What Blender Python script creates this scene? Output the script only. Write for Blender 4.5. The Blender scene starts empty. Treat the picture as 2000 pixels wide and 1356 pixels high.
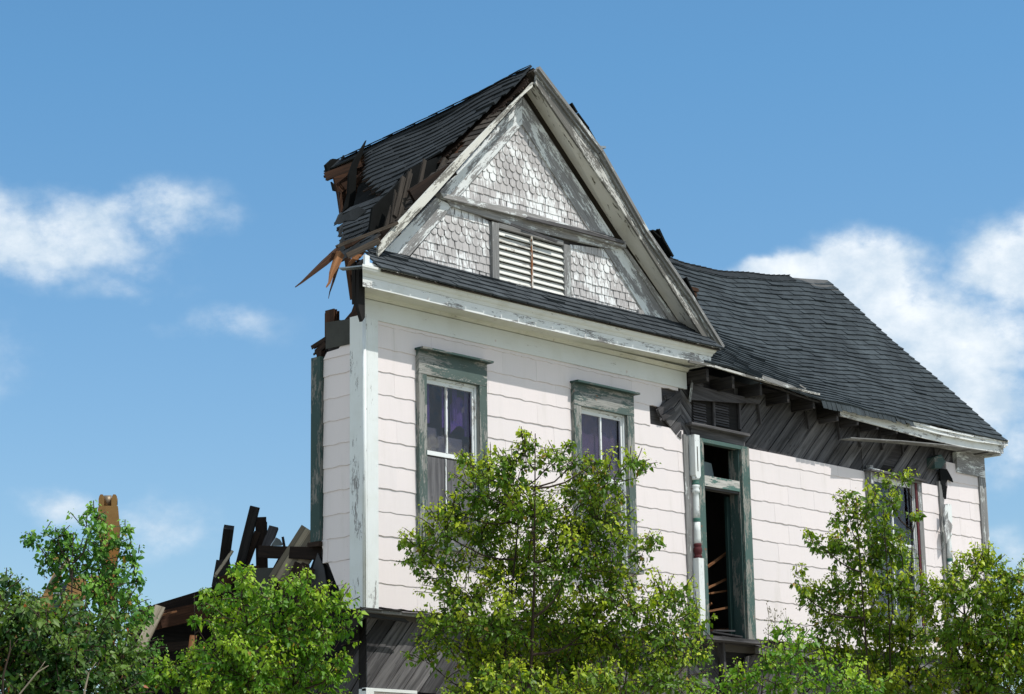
import bpy, math, random
import numpy as np
from mathutils import Vector, Matrix
rnd = random.Random(7)
C = bpy.context.scene.collection
R = math.radians

# ------------------------------------------------------------------ camera
FOC = 4420.55                      # focal length in photo pixels (photo 2000 wide)
YAW, PITCH, ROLL = R(42.918), R(12.937), R(-0.904)
CAM = Vector((-17.3357, -18.4272, 1.6))
_f = Vector((math.cos(YAW)*math.cos(PITCH), math.sin(YAW)*math.cos(PITCH), math.sin(PITCH)))
_r = _f.cross(Vector((0, 0, 1))).normalized(); _u = _r.cross(_f)
_c, _s = math.cos(ROLL), math.sin(ROLL)
_r, _u = _c*_r+_s*_u, -_s*_r+_c*_u
cam = bpy.data.cameras.new('camera'); camo = bpy.data.objects.new('camera', cam); C.objects.link(camo)
cam.sensor_width = 36; cam.lens = 36*FOC/2000; cam.clip_end = 3000; cam.clip_start = 0.1
M3 = Matrix((_r, _u, -_f)).transposed()
camo.matrix_world = Matrix.Translation(CAM) @ M3.to_4x4()
bpy.context.scene.camera = camo

# ------------------------------------------------------------------ light
SUN_EL, SUN_AZ = R(59), R(-18)      # azimuth measured from the front wall's normal (-Y) towards -X
to_sun = Vector((-math.sin(SUN_AZ)*math.cos(SUN_EL), -math.cos(SUN_AZ)*math.cos(SUN_EL), math.sin(SUN_EL)))
sl = bpy.data.lights.new('sun', 'SUN'); sl.energy = 3.6; sl.angle = R(0.5); sl.color = (1, .955, .89)
so = bpy.data.objects.new('sun', sl); C.objects.link(so)
so.rotation_euler = to_sun.to_track_quat('Z', 'Y').to_euler()
sc = bpy.context.scene
sc.view_settings.view_transform = 'Standard'; sc.view_settings.look = 'None'
sc.view_settings.exposure = 0.22; sc.view_settings.gamma = 1

def pray(px, py): return _f + _r*((px-1000)/FOC) - _u*((py-678)/FOC)

world = bpy.data.worlds.new('World'); sc.world = world; world.use_nodes = True
nt = world.node_tree; nt.nodes.clear()
def N(t, **k):
    n = nt.nodes.new(t)
    for a, b in k.items(): setattr(n, a, b)
    return n
def MTH(op, a, b=None, c=None, clamp=False):
    n = nt.nodes.new('ShaderNodeMath'); n.operation = op; n.use_clamp = clamp
    for i, v in enumerate((a, b, c)):
        if v is None: continue
        if isinstance(v, (int, float)): n.inputs[i].default_value = v
        else: nt.links.new(v, n.inputs[i])
    return n.outputs[0]
L = nt.links.new
sky = N('ShaderNodeTexSky'); sky.sky_type = 'NISHITA'; sky.sun_disc = False
sky.sun_elevation = SUN_EL
sky.sun_rotation = math.atan2(to_sun.x, to_sun.y)
sky.air_density = 1.0; sky.dust_density = 0.6; sky.ozone_density = 1.6; sky.altitude = 0
tc = N('ShaderNodeTexCoord'); sep = N('ShaderNodeSeparateXYZ'); L(tc.outputs['Generated'], sep.inputs[0])
# rotate so that the view azimuth is 0 (avoids the wrap of atan2)
cy, sy = math.cos(YAW), math.sin(YAW)
xa = MTH('ADD', MTH('MULTIPLY', sep.outputs[0], cy), MTH('MULTIPLY', sep.outputs[1], sy))
ya = MTH('SUBTRACT', MTH('MULTIPLY', sep.outputs[1], cy), MTH('MULTIPLY', sep.outputs[0], sy))
az = MTH('MULTIPLY', MTH('ARCTAN2', ya, xa), -180/math.pi)      # degrees, right positive
el = MTH('MULTIPLY', MTH('ARCSINE', sep.outputs[2]), 180/math.pi)
comb = N('ShaderNodeCombineXYZ'); L(az, comb.inputs[0]); L(MTH('MULTIPLY', el, 1.35), comb.inputs[1])
def noise(scale, det, rough, off=0., dist=0.):
    n = N('ShaderNodeTexNoise'); n.noise_dimensions = '3D'
    n.inputs['Scale'].default_value = scale; n.inputs['Detail'].default_value = det; n.inputs['Roughness'].default_value = rough
    n.inputs['Distortion'].default_value = dist
    m = N('ShaderNodeMapping'); m.inputs['Location'].default_value = (off, off*.7, off*1.3)
    L(comb.outputs[0], m.inputs[0]); L(m.outputs[0], n.inputs['Vector']); return n.outputs[0]
n1 = noise(.42, 8, .56, 3.1); n2 = noise(.9, 7, .6, 11.7)
warpu = MTH('MULTIPLY', MTH('SUBTRACT', noise(.35, 4, .5, 31.), .5), 3.0)
warpv = MTH('MULTIPLY', MTH('SUBTRACT', noise(.35, 4, .5, 57.), .5), 2.0)
azw = MTH('ADD', az, warpu); elw = MTH('ADD', el, warpv)
def px2ae(px, py):
    d = pray(px, py).normalized()
    x = d.x*cy+d.y*sy; y = d.y*cy-d.x*sy
    return -math.degrees(math.atan2(y, x)), math.degrees(math.asin(d.z))
BL = [(60, 470, 280, 85, .72), (310, 425, 150, 70, .62), (190, 440, 120, 60, .6), (20, 400, 120, 60, .5), (200, 560, 200, 45, .35), (440, 635, 150, 55, .38), (115, 985, 110, 50, .50), (310, 1030, 160, 75, .50),
      (1530, 545, 150, 42, 1.0), (1690, 550, 130, 92, 1.35), (1800, 680, 200, 120, 1.3), (1980, 500, 110, 85, 1.0), (1900, 780, 160, 90, .8), (1990, 880, 110, 110, .5), (1960, 1080, 80, 60, .4),
      (-500, 700, 400, 150, 1.), (2700, 700, 500, 200, 1.1), (2400, 300, 250, 90, .8)]
W = None
for bx_, by_, rw, rh, amp in BL:
    a0, e0 = px2ae(bx_, by_); k = 57.3/FOC
    du = MTH('MULTIPLY', MTH('SUBTRACT', azw, a0), 1/(rw*k)); dv = MTH('MULTIPLY', MTH('SUBTRACT', elw, e0), 1/(rh*k))
    d2 = MTH('ADD', MTH('MULTIPLY', du, du), MTH('MULTIPLY', dv, dv))
    g = MTH('MULTIPLY', MTH('EXPONENT', MTH('MULTIPLY', d2, -1.0)), amp)
    W = g if W is None else MTH('MAXIMUM', W, g)
# clouds added over the unseen sky, to raise ambient light on shaded walls
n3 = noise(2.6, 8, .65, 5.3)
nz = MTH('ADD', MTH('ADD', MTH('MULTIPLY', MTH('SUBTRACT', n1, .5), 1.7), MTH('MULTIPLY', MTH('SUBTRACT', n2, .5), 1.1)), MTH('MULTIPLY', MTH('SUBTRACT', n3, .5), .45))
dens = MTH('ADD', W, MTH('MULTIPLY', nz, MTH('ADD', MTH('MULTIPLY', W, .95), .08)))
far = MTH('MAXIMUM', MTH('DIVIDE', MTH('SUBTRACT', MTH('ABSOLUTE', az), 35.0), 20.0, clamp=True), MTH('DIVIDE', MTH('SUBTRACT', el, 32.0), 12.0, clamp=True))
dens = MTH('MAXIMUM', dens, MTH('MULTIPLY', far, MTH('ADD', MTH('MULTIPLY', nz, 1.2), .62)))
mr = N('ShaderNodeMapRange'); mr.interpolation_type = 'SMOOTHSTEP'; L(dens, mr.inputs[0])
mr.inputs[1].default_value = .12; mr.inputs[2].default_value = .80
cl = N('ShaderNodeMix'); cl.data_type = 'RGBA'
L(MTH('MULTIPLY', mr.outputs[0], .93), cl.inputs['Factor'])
tint = N('ShaderNodeMix'); tint.data_type = 'RGBA'; tint.blend_type = 'MULTIPLY'; tint.inputs['Factor'].default_value = 1
L(sky.outputs[0], tint.inputs['A']); 
tg = N('ShaderNodeMix'); tg.data_type = 'RGBA'; L(MTH('DIVIDE', MTH('SUBTRACT', el, 5.0), 15.0, clamp=True), tg.inputs['Factor'])
tg.inputs['A'].default_value = (.97, 1.09, 1.17, 1); tg.inputs['B'].default_value = (.77, 1.23, 1.38, 1); L(tg.outputs['Result'], tint.inputs['B'])
L(tint.outputs['Result'], cl.inputs['A'])
shade = N('ShaderNodeMix'); shade.data_type = 'RGBA'
L(MTH('MULTIPLY', MTH('SUBTRACT', noise(.6, 7, .6, 77.), .36), 3.0, clamp=True), shade.inputs['Factor'])
shade.inputs['A'].default_value = (5.2, 6.4, 7.6, 1); shade.inputs['B'].default_value = (8.8, 9.2, 9.5, 1)
L(shade.outputs['Result'], cl.inputs['B'])
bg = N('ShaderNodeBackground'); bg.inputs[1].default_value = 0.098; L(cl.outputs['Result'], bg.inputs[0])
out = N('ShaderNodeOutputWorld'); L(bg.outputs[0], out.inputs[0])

# ------------------------------------------------------------------ geometry helpers
def onp(px, py, axis=1, val=0.0):
    """point of the wall plane (axis = val) seen at a photo pixel"""
    d = pray(px, py); t = (val-CAM[axis])/d[axis]; return CAM + d*t
def ond(px, py, dist):
    d = pray(px, py).normalized(); return CAM + d*dist
def onplane(px, py, p0, n):
    d = pray(px, py); t = (p0-CAM).dot(n)/d.dot(n); return CAM + d*t

class MB:
    def __init__(s): s.v = []; s.f = []; s.uv = []; s.sm = []
    def poly(s, idx, uvs, smooth=False): s.f.append(idx); s.uv.append(uvs); s.sm.append(smooth)
    def prism(s, pts, n, th, gu=None, off=None, jitter=0):
        """front polygon pts (3D), extruded by -n*th (n points at the viewer). gu = grain direction."""
        pts = [Vector(p) for p in pts]; n = Vector(n).normalized()
        m = len(pts)
        if m < 3: return
        nn = Vector((0, 0, 0))
        for i in range(m): nn += pts[i].cross(pts[(i+1) % m])
        if nn.length < 1e-9: return
        if nn.dot(n) < 0: pts = pts[::-1]
        gu = Vector(gu) if gu is not None else (pts[1]-pts[0])
        gu = (gu-n*gu.dot(n)); gu = gu.normalized() if gu.length > 1e-6 else n.orthogonal().normalized()
        gv = n.cross(gu); o = pts[0]
        ru, rv = (off if off is not None else (rnd.uniform(0, 50), rnd.uniform(0, 50)))
        uv = [((p-o).dot(gu)+ru, (p-o).dot(gv)+rv) for p in pts]
        b = len(s.v); s.v += pts; s.v += [p-n*th for p in pts]
        s.poly(list(range(b, b+m)), uv)
        s.poly(list(range(b+2*m-1, b+m-1, -1)), uv[::-1])
        for i in range(m):
            j = (i+1) % m
            s.poly([b+i, b+m+i, b+m+j, b+j], [uv[i], (uv[i][0], uv[i][1]+th), (uv[j][0], uv[j][1]+th), uv[j]])
    def beam(s, a, b, w, h, up=(0, 0, 1), broken=(0, 0), bend=0.0, seg=1):
        """rectangular timber a->b; w across, h along 'up'; broken = splinter length at each end"""
        a = Vector(a); b = Vector(b); d = (b-a); Ln = d.length; d.normalize(); up = Vector(up)
        sd = d.cross(up)
        if sd.length < 1e-4: sd = d.orthogonal()
        sd.normalize(); up = sd.cross(d).normalized()
        ru, rv = rnd.uniform(0, 50), rnd.uniform(0, 50)
        k = 5 if (broken[0] or broken[1]) else 1
        for q in range(k):
            w0 = -w/2+w*q/k; w1 = -w/2+w*(q+1)/k
            ea = rnd.uniform(0, broken[0]); eb = rnd.uniform(0, broken[1])
            sta = [0]+[i/seg for i in range(1, seg)]+[1]
            rings = []
            for t in sta:
                L0 = (ea if t == 0 else (Ln-eb if t == 1 else t*Ln))
                c = a+d*L0+up*(bend*math.sin(math.pi*t))
                taper = 1.0
                if t == 0 and broken[0] and q % 2: taper = .35
                if t == 1 and broken[1] and q % 2: taper = .35
                hh = h/2*taper
                rings.append([c+sd*w0-up*hh, c+sd*w1-up*hh, c+sd*w1+up*hh, c+sd*w0+up*hh])
            bb = len(s.v)
            for r_ in rings: s.v += r_
            nr = len(rings)
            for i in range(nr-1):
                for e in range(4):
                    e2 = (e+1) % 4; i0 = bb+i*4+e; i1 = bb+i*4+e2; i2 = bb+(i+1)*4+e2; i3 = bb+(i+1)*4+e
                    u0 = ru+Ln*sta[i]; u1 = ru+Ln*sta[i+1]; v0 = rv+e*.3; v1 = v0+(w if e % 2 == 0 else h)
                    s.poly([i0, i3, i2, i1], [(u0, v0), (u1, v0), (u1, v1), (u0, v1)])
            s.poly([bb, bb+1, bb+2, bb+3], [(ru, rv), (ru, rv+w), (ru+h, rv+w), (ru+h, rv)])
            e = bb+(nr-1)*4
            s.poly([e+3, e+2, e+1, e], [(ru, rv), (ru, rv+w), (ru+h, rv+w), (ru+h, rv)])
    def spike(s, a, b, w, h, up=(0, 0, 1), tipw=.15):
        """timber torn to a point at b"""
        a = Vector(a); b = Vector(b); d = (b-a).normalized(); up = Vector(up); sd = d.cross(up).normalized(); up = sd.cross(d)
        ru, rv = rnd.uniform(0, 50), rnd.uniform(0, 50); Ln = (b-a).length
        rings = []
        for t, k in ((0, 1), (.3, .95), (.6, .6), (.85, .3), (1, tipw)):
            c = a.lerp(b, t)+up*rnd.uniform(-.1, .1)*h*(t > 0) + sd*rnd.uniform(-.12, .12)*w*(t > 0)
            rings.append((t, [c-sd*w/2*k-up*h/2*k, c+sd*w/2*k-up*h/2*k, c+sd*w/2*k+up*h/2*k, c-sd*w/2*k+up*h/2*k]))
        bb = len(s.v)
        for _, r_ in rings: s.v += r_
        for i in range(4):
            for e in range(4):
                e2 = (e+1) % 4
                s.poly([bb+i*4+e, bb+(i+1)*4+e, bb+(i+1)*4+e2, bb+i*4+e2],
                       [(ru+Ln*rings[i][0], rv+e*.1), (ru+Ln*rings[i+1][0], rv+e*.1), (ru+Ln*rings[i+1][0], rv+e*.1+.1), (ru+Ln*rings[i][0], rv+e*.1+.1)])
        s.poly([bb, bb+1, bb+2, bb+3], [(ru, rv)]*4); e = bb+16
        s.poly([e+3, e+2, e+1, e], [(ru, rv)]*4)
    def box(s, x0, x1, y0, y1, z0, z1, grain='x'):
        if x0 > x1: x0, x1 = x1, x0
        if y0 > y1: y0, y1 = y1, y0
        g = {'x': (1, 0, 0), 'y': (0, 1, 0), 'z': (0, 0, 1)}[grain]
        if grain == 'y': s.prism([(x0, y0, z0), (x0, y1, z0), (x0, y1, z1), (x0, y0, z1)], (-1, 0, 0), x1-x0, g)
        else: s.prism([(x0, y0, z0), (x1, y0, z0), (x1, y0, z1), (x0, y0, z1)], (0, -1, 0), y1-y0, g)
    def tube(s, pts, rads, n=6, cap=True):
        b = len(s.v); m = len(pts); pts = [Vector(p) for p in pts]
        for i, p in enumerate(pts):
            d = (pts[min(i+1, m-1)]-pts[max(i-1, 0)]).normalized(); a = d.orthogonal().normalized() if i == 0 else (a-d*a.dot(d)).normalized(); c = d.cross(a)
            for k in range(n):
                t = 2*math.pi*k/n; s.v.append(p+(a*math.cos(t)+c*math.sin(t))*rads[i])
        for i in range(m-1):
            for k in range(n):
                k2 = (k+1) % n
                s.poly([b+i*n+k, b+i*n+k2, b+(i+1)*n+k2, b+(i+1)*n+k], [(i*.2, k*.03), (i*.2, k*.03+.03), (i*.2+.2, k*.03+.03), (i*.2+.2, k*.03)], True)
        if cap:
            s.poly([b+k for k in range(n)][::-1], [(0, 0)]*n); s.poly([b+(m-1)*n+k for k in range(n)], [(0, 0)]*n)
    def lathe(s, c, prof, n=24, axis='z'):
        """prof = [(r, h)...] turned around a vertical axis at c"""
        b = len(s.v); c = Vector(c)
        for r_, h in prof:
            for k in range(n):
                t = 2*math.pi*k/n; s.v.append(c+Vector((r_*math.cos(t), r_*math.sin(t), h)))
        for i in range(len(prof)-1):
            for k in range(n):
                k2 = (k+1) % n
                s.poly([b+i*n+k, b+i*n+k2, b+(i+1)*n+k2, b+(i+1)*n+k], [(prof[i][1], k*.02), (prof[i][1], k*.02+.02), (prof[i+1][1], k*.02+.02), (prof[i+1][1], k*.02)], True)
        s.poly([b+k for k in range(n)][::-1], [(0, 0)]*n); e = b+(len(prof)-1)*n; s.poly([e+k for k in range(n)], [(0, 0)]*n)
    def grid(s, f, nu, nv, uvf=None, smooth=True):
        b = len(s.v)
        for j in range(nv+1):
            for i in range(nu+1): s.v.append(Vector(f(i/nu, j/nv)))
        for j in range(nv):
            for i in range(nu):
                a = b+j*(nu+1)+i; q = [a, a+1, a+nu+2, a+nu+1]
                s.poly(q, [(s.v[k].x+s.v[k].y, s.v[k].z) for k in q], smooth)
    def build(s, name, mat, parent=None):
        me = bpy.data.meshes.new(name)
        me.from_pydata([tuple(v) for v in s.v], [], s.f); me.validate(clean_customdata=False)
        if len(me.polygons) == len(s.f):
            ul = me.uv_layers.new(name='UVMap')
            flat = [c for u in s.uv for q in u for c in q]
            ul.data.foreach_set('uv', flat); me.polygons.foreach_set('use_smooth', s.sm)
        me.materials.append(mat)
        o = bpy.data.objects.new(name, me); C.objects.link(o)
        if parent is not None: o.parent = parent
        return o

class EB(MB):
    """as MB, but every timber, board or scrap becomes a mesh of its own"""
    def __init__(s): super().__init__(); s.cut = []
    def _w(s, fn, *a, **k):
        f0, v0 = len(s.f), len(s.v); fn(*a, **k)
        if len(s.f) > f0: s.cut.append((f0, len(s.f), v0, len(s.v)))
    def beam(s, *a, **k): s._w(super().beam, *a, **k)
    def spike(s, *a, **k): s._w(super().spike, *a, **k)
    def prism(s, *a, **k): s._w(super().prism, *a, **k)
    def build(s, name, mat, parent=None):
        o = None
        for f0, f1, v0, v1 in s.cut:
            m = MB(); m.v = s.v[v0:v1]; m.f = [[i-v0 for i in f] for f in s.f[f0:f1]]; m.uv = s.uv[f0:f1]; m.sm = s.sm[f0:f1]
            o = m.build(name, mat, parent)
        return o

def clip(poly, a, b, c):
    """keep a*x+b*y<=c"""
    o = []
    for i in range(len(poly)):
        p, q = poly[i], poly[(i+1) % len(poly)]; fp = a*p[0]+b*p[1]-c; fq = a*q[0]+b*q[1]-c
        if fp <= 0: o.append(p)
        if (fp < 0 < fq) or (fq < 0 < fp):
            t = fp/(fp-fq); o.append((p[0]+t*(q[0]-p[0]), p[1]+t*(q[1]-p[1])))
    return o
def clip_convex(poly, reg):
    area = sum(reg[i][0]*reg[(i+1) % len(reg)][1]-reg[(i+1) % len(reg)][0]*reg[i][1] for i in range(len(reg)))
    R_ = reg if area > 0 else reg[::-1]
    for i in range(len(R_)):
        p, q = R_[i], R_[(i+1) % len(R_)]; ex, ey = q[0]-p[0], q[1]-p[1]
        a, b = ey, -ex; poly = clip(poly, a, b, a*p[0]+b*p[1])
        if len(poly) < 3: return []
    return poly
def inside(p, poly):
    c = False; n = len(poly)
    for i in range(n):
        x1, y1 = poly[i]; x2, y2 = poly[(i+1) % n]
        if (y1 > p[1]) != (y2 > p[1]) and p[0] < (x2-x1)*(p[1]-y1)/(y2-y1)+x1: c = not c
    return c
def boards(mb, region, ang, w, to3, n, th=.02, gap=.013, jit=.008, skip=()):
    """parallel boards at an angle, clipped to a convex 2D region; to3(u,v,lift)"""
    ca, sa = math.cos(ang), math.sin(ang)
    us = [p[0]*ca+p[1]*sa for p in region]; vs = [-p[0]*sa+p[1]*ca for p in region]
    v = min(vs)-rnd.uniform(0, w); k = 0
    while v < max(vs):
        k += 1
        if k not in skip:
            j = rnd.uniform(-jit, jit); a, b = v+gap/2, v+w-gap/2
            q = [(min(us)-1, a), (max(us)+1, a), (max(us)+1, b), (min(us)-1, b)]
            q = [(x*ca-y*sa, x*sa+y*ca) for x, y in q]
            q = clip_convex(q, region)
            if len(q) >= 3:
                p3 = [to3(x, y, j) for x, y in q]; g = Vector(to3(ca, sa, 0))-Vector(to3(0, 0, 0))
                mb.prism(p3, n, th, g)
        v += w

def tag(o, label=None, cat=None, group=None, kind=None):
    if label: o['label'] = label
    if cat: o['category'] = cat
    if group: o['group'] = group
    if kind: o['kind'] = kind
    return o
def empty(name, loc=(0, 0, 0)):
    o = bpy.data.objects.new(name, None); C.objects.link(o); o.location = loc; o.empty_display_size = .3; return o

# ------------------------------------------------------------------ materials
class MT:
    def __init__(s, name):
        s.m = bpy.data.materials.new(name); s.m.use_nodes = True; s.nt = s.m.node_tree
        s.b = s.nt.nodes['Principled BSDF']; s.L = s.nt.links.new
        s.tc = s.nt.nodes.new('ShaderNodeTexCoord'); s.geo = s.nt.nodes.new('ShaderNodeNewGeometry')
    def map(s, src, scale, loc=(0, 0, 0)):
        m = s.nt.nodes.new('ShaderNodeMapping'); m.inputs['Scale'].default_value = scale; m.inputs['Location'].default_value = loc
        s.L(src, m.inputs[0]); return m.outputs[0]
    def noise(s, vec, scale=1, det=4, rough=.55, dist=0):
        n = s.nt.nodes.new('ShaderNodeTexNoise'); n.inputs['Scale'].default_value = scale; n.inputs['Detail'].default_value = det
        n.inputs['Roughness'].default_value = rough; n.inputs['Distortion'].default_value = dist; s.L(vec, n.inputs['Vector']); return n.outputs[0]
    def math(s, op, a, b=None, clamp=False):
        n = s.nt.nodes.new('ShaderNodeMath'); n.operation = op; n.use_clamp = clamp
        for i, v in enumerate((a, b)):
            if v is None: continue
            if isinstance(v, (int, float)): n.inputs[i].default_value = v
            else: s.L(v, n.inputs[i])
        return n.outputs[0]
    def ramp(s, x, a, b, lo=0., hi=1.):
        n = s.nt.nodes.new('ShaderNodeMapRange'); n.interpolation_type = 'SMOOTHSTEP'; s.L(x, n.inputs[0])
        for i, v in enumerate((a, b, lo, hi)): n.inputs[i+1].default_value = v
        return n.outputs[0]
    def mix(s, f, a, b, mode='MIX'):
        n = s.nt.nodes.new('ShaderNodeMix'); n.data_type = 'RGBA'; n.blend_type = mode
        for k, v in (('Factor', f), ('A', a), ('B', b)):
            if isinstance(v, (int, float)): n.inputs[k].default_value = v
            elif isinstance(v, tuple): n.inputs[k].default_value = (*v, 1)
            else: s.L(v, n.inputs[k])
        return n.outputs['Result']
    def col(s, c): s.L(c, s.b.inputs['Base Color']) if not isinstance(c, tuple) else setattr(s.b.inputs['Base Color'], 'default_value', (*c, 1))
    def bump(s, h, st=.3, dist=.01):
        n = s.nt.nodes.new('ShaderNodeBump'); n.inputs['Strength'].default_value = st; n.inputs['Distance'].default_value = dist
        s.L(h, n.inputs['Height']); s.L(n.outputs[0], s.b.inputs['Normal'])
    def rough(s, r): s.b.inputs['Roughness'].default_value = r
    @property
    def uv(s): return s.tc.outputs['UV']
    @property
    def obj(s): return s.tc.outputs['Object']
    @property
    def island(s): return s.geo.outputs['Random Per Island']

def painted(name, paint, wood, peel, patch=1.6, dark=.25, rust=0.0, fine=1.0):
    """old paint flaking off weathered wood; UV u runs along the grain"""
    t = MT(name)
    big = t.noise(t.map(t.uv, (patch, patch*3.2, 1)), 1, 3, .6, .4)
    fin = t.noise(t.map(t.uv, (6*fine, 40*fine, 1)), 1, 6, .75, .2)
    fl = t.noise(t.map(t.uv, (30*fine, 80*fine, 1)), 1, 2, .5)
    x = t.math('ADD', t.math('ADD', t.math('MULTIPLY', big, .95), t.math('MULTIPLY', fin, .85)), t.math('MULTIPLY', fl, .24))
    th = 1.28-peel*.5
    k = t.ramp(x, th-.015, th+.03)
    grain = t.noise(t.map(t.uv, (2.5, 110, 1)), 1, 4, .6)
    wd = t.mix(t.ramp(grain, .35, .65), tuple(c*.55 for c in wood), wood)
    dirt = t.noise(t.obj, 3.2, 5, .6)
    pn = t.mix(t.ramp(dirt, .45, .72, 0, dark), paint, tuple(c*f for c, f in zip(paint, (.72, .70, .62))))
    pn = t.mix(t.ramp(t.noise(t.map(t.uv, (4, 60, 1)), 1, 3, .6), .55, .75, 0, .22), pn, tuple(c*.7 for c in paint))
    c = t.mix(k, pn, wd)
    if rust:
        rn = t.noise(t.obj, 9, 3, .6); c = t.mix(t.ramp(rn, .68, .74, 0, rust), c, (.30, .10, .035))
    t.col(c); t.rough(.75); t.b.inputs['Specular IOR Level'].default_value = .25
    t.bump(t.math('SUBTRACT', t.math('MULTIPLY', grain, .4), k), .5, .004); return t.m
def wood(name, c1, c2, rough=.85, streak=(1.5, 40)):
    t = MT(name)
    g = t.noise(t.map(t.uv, (streak[0], streak[1], 1)), 1, 6, .68, .5)
    g2 = t.noise(t.map(t.uv, (.8, 6, 1)), 1, 3, .5, .6)
    c = t.mix(t.ramp(g, .3, .7), c1, c2)
    c = t.mix(t.ramp(g2, .35, .7, 0, .55), c, tuple(v*.5 for v in c1))
    c = t.mix(1.0, c, t.mix(t.island, (.50, .50, .51), (1.35, 1.32, 1.28)), 'MULTIPLY')
    kn = t.noise(t.map(t.uv, (1.6, 7, 1)), 1, 2, .5, 2.5); c = t.mix(t.ramp(kn, .66, .72, 0, .6), c, tuple(v*.4 for v in c1))
    t.col(c); t.rough(rough); t.b.inputs['Specular IOR Level'].default_value = .2; t.bump(g, .5, .006); return t.m

def siding_mat():
    t = MT('pink_siding')
    n = t.noise(t.obj, 1.1, 5, .6); n2 = t.noise(t.map(t.obj, (60, 60, 5)), 1, 3, .6); n3 = t.noise(t.map(t.obj, (5, 5, .9)), 1, 5, .6)
    c = t.mix(t.island, (.755, .69, .682), (.72, .665, .66))
    c = t.mix(t.ramp(n, .45, .75, 0, .35), c, (.70, .665, .66))
    c = t.mix(t.ramp(n3, .52, .78, 0, .45), c, (.58, .54, .50))
    c = t.mix(t.ramp(n2, .35, .7, 0, .10), c, (.62, .58, .56))
    sp = t.noise(t.obj, 42, 2, .5); c = t.mix(t.ramp(sp, .72, .78, 0, .45), c, (.32, .25, .20))
    t.col(c); t.rough(.7); t.b.inputs['Specular IOR Level'].default_value = .25; t.bump(n2, .15, .003); return t.m
def shingle_mat(name, ca, cb):
    t = MT(name)
    n = t.noise(t.obj, 260, 2, .6); n2 = t.noise(t.obj, 2.2, 4, .6); n3 = t.noise(t.obj, 34, 3, .6)
    c = t.mix(t.island, ca, cb)
    c = t.mix(t.ramp(n2, .4, .75, 0, .45), c, tuple(v*1.5 for v in cb))
    st = t.noise(t.map(t.obj, (3.2, .7, .7)), 1, 5, .65); c = t.mix(t.ramp(st, .5, .78, 0, .6), c, tuple(v*1.9 for v in cb)); c = t.mix(t.ramp(st, .5, .28, 0, .45), c, tuple(v*.5 for v in ca))
    c = t.mix(t.ramp(n3, .55, .7, 0, .35), c, tuple(v*.55 for v in ca))
    c = t.mix(t.ramp(n, .55, .7, 0, .5), c, tuple(v*2.3 for v in cb))
    t.col(c); t.rough(.95); t.b.inputs['Specular IOR Level'].default_value = .15; t.bump(n, .6, .004); return t.m
def scale_mat():
    t = MT('gable_shingle')
    big = t.noise(t.obj, 2.2, 4, .6); g = t.noise(t.map(t.obj, (38, 38, 6)), 1, 5, .7, .3)
    x = t.math('ADD', t.math('ADD', t.math('MULTIPLY', big, .95), t.math('MULTIPLY', g, .75)), t.math('MULTIPLY', t.island, .09))
    k = t.ramp(x, .80, .88)
    wd = t.mix(t.ramp(t.noise(t.map(t.obj, (90, 90, 5)), 1, 3, .6), .35, .65), (.30, .29, .285), (.47, .455, .45))
    wd = t.mix(t.island, wd, t.mix(.5, wd, (.52, .50, .49)))
    c = t.mix(k, (.74, .755, .75), wd)
    sp = t.noise(t.obj, 11, 2, .5); c = t.mix(t.ramp(sp, .74, .80, 0, .5), c, (.42, .20, .08))
    t.col(c); t.rough(.85); t.b.inputs['Specular IOR Level'].default_value = .2; t.bump(g, .5, .005); return t.m
def plain(name, c, rough=.6, metal=0, var=.25, sc_=4, spec=.4):
    t = MT(name); n = t.noise(t.obj, sc_, 5, .6)
    t.col(t.mix(t.ramp(n, .35, .7), c, tuple(v*(1-var) for v in c))); t.rough(rough)
    t.b.inputs['Metallic'].default_value = metal; t.b.inputs['Specular IOR Level'].default_value = spec; t.bump(n, .2, .004); return t.m

m_siding = siding_mat()
m_trim = painted('white_trim', (.71, .745, .74), (.36, .355, .35), .19, patch=1.4)
m_trim_worn = painted('worn_white_trim', (.69, .72, .71), (.32, .315, .31), .62, patch=1.7)
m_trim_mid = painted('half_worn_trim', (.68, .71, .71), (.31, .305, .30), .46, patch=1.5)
m_trim_bare = painted('nearly_bare_trim', (.66, .69, .68), (.36, .35, .34), .72, patch=2.2)
m_frieze = painted('frieze_paint', (.69, .72, .715), (.42, .41, .38), .10, patch=1.2, dark=.22, rust=.3)
m_fascia = painted('fascia_paint', (.72, .745, .74), (.32, .315, .31), .36, patch=1.5, dark=.3, rust=.2)
m_cream = painted('cream_paint', (.66, .665, .60), (.40, .40, .38), .16, patch=1.2, dark=.5, rust=.35)
m_soffit = painted('soffit_paint', (.70, .69, .65), (.14, .13, .10), .20, patch=2.4, dark=.4, fine=.6)
m_sash = painted('sash_paint', (.76, .79, .79), (.42, .40, .38), .28, patch=3)
m_green = painted('green_paint', (.070, .125, .112), (.33, .325, .29), .40, patch=1.5, dark=.5, rust=.6)
m_green2 = painted('dark_green_paint', (.040, .075, .070), (.22, .22, .20), .42, patch=1.5, dark=.5)
m_greenf = painted('faded_green_paint', (.085, .120, .110), (.34, .34, .315), .52, patch=1.6, dark=.4, rust=.7)
m_greytrim = painted('grey_trim', (.52, .55, .54), (.25, .25, .245), .80, patch=2)
m_bargegrey = painted('grey_barge', (.50, .50, .47), (.17, .165, .15), .62, patch=1.3)
m_grey = wood('weathered_grey_board', (.042, .041, .044), (.165, .163, .17), streak=(1.0, 22))
m_darkboard = wood('dark_sheathing', (.045, .042, .045), (.115, .112, .118))
m_tail = wood('dark_rafter', (.016, .015, .015), (.05, .046, .044))
m_ply = wood('grey_plywood', (.10, .10, .11), (.25, .25, .262), streak=(1.2, 16))
m_brown = wood('old_brown_timber', (.028, .015, .009), (.085, .040, .021))
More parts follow.
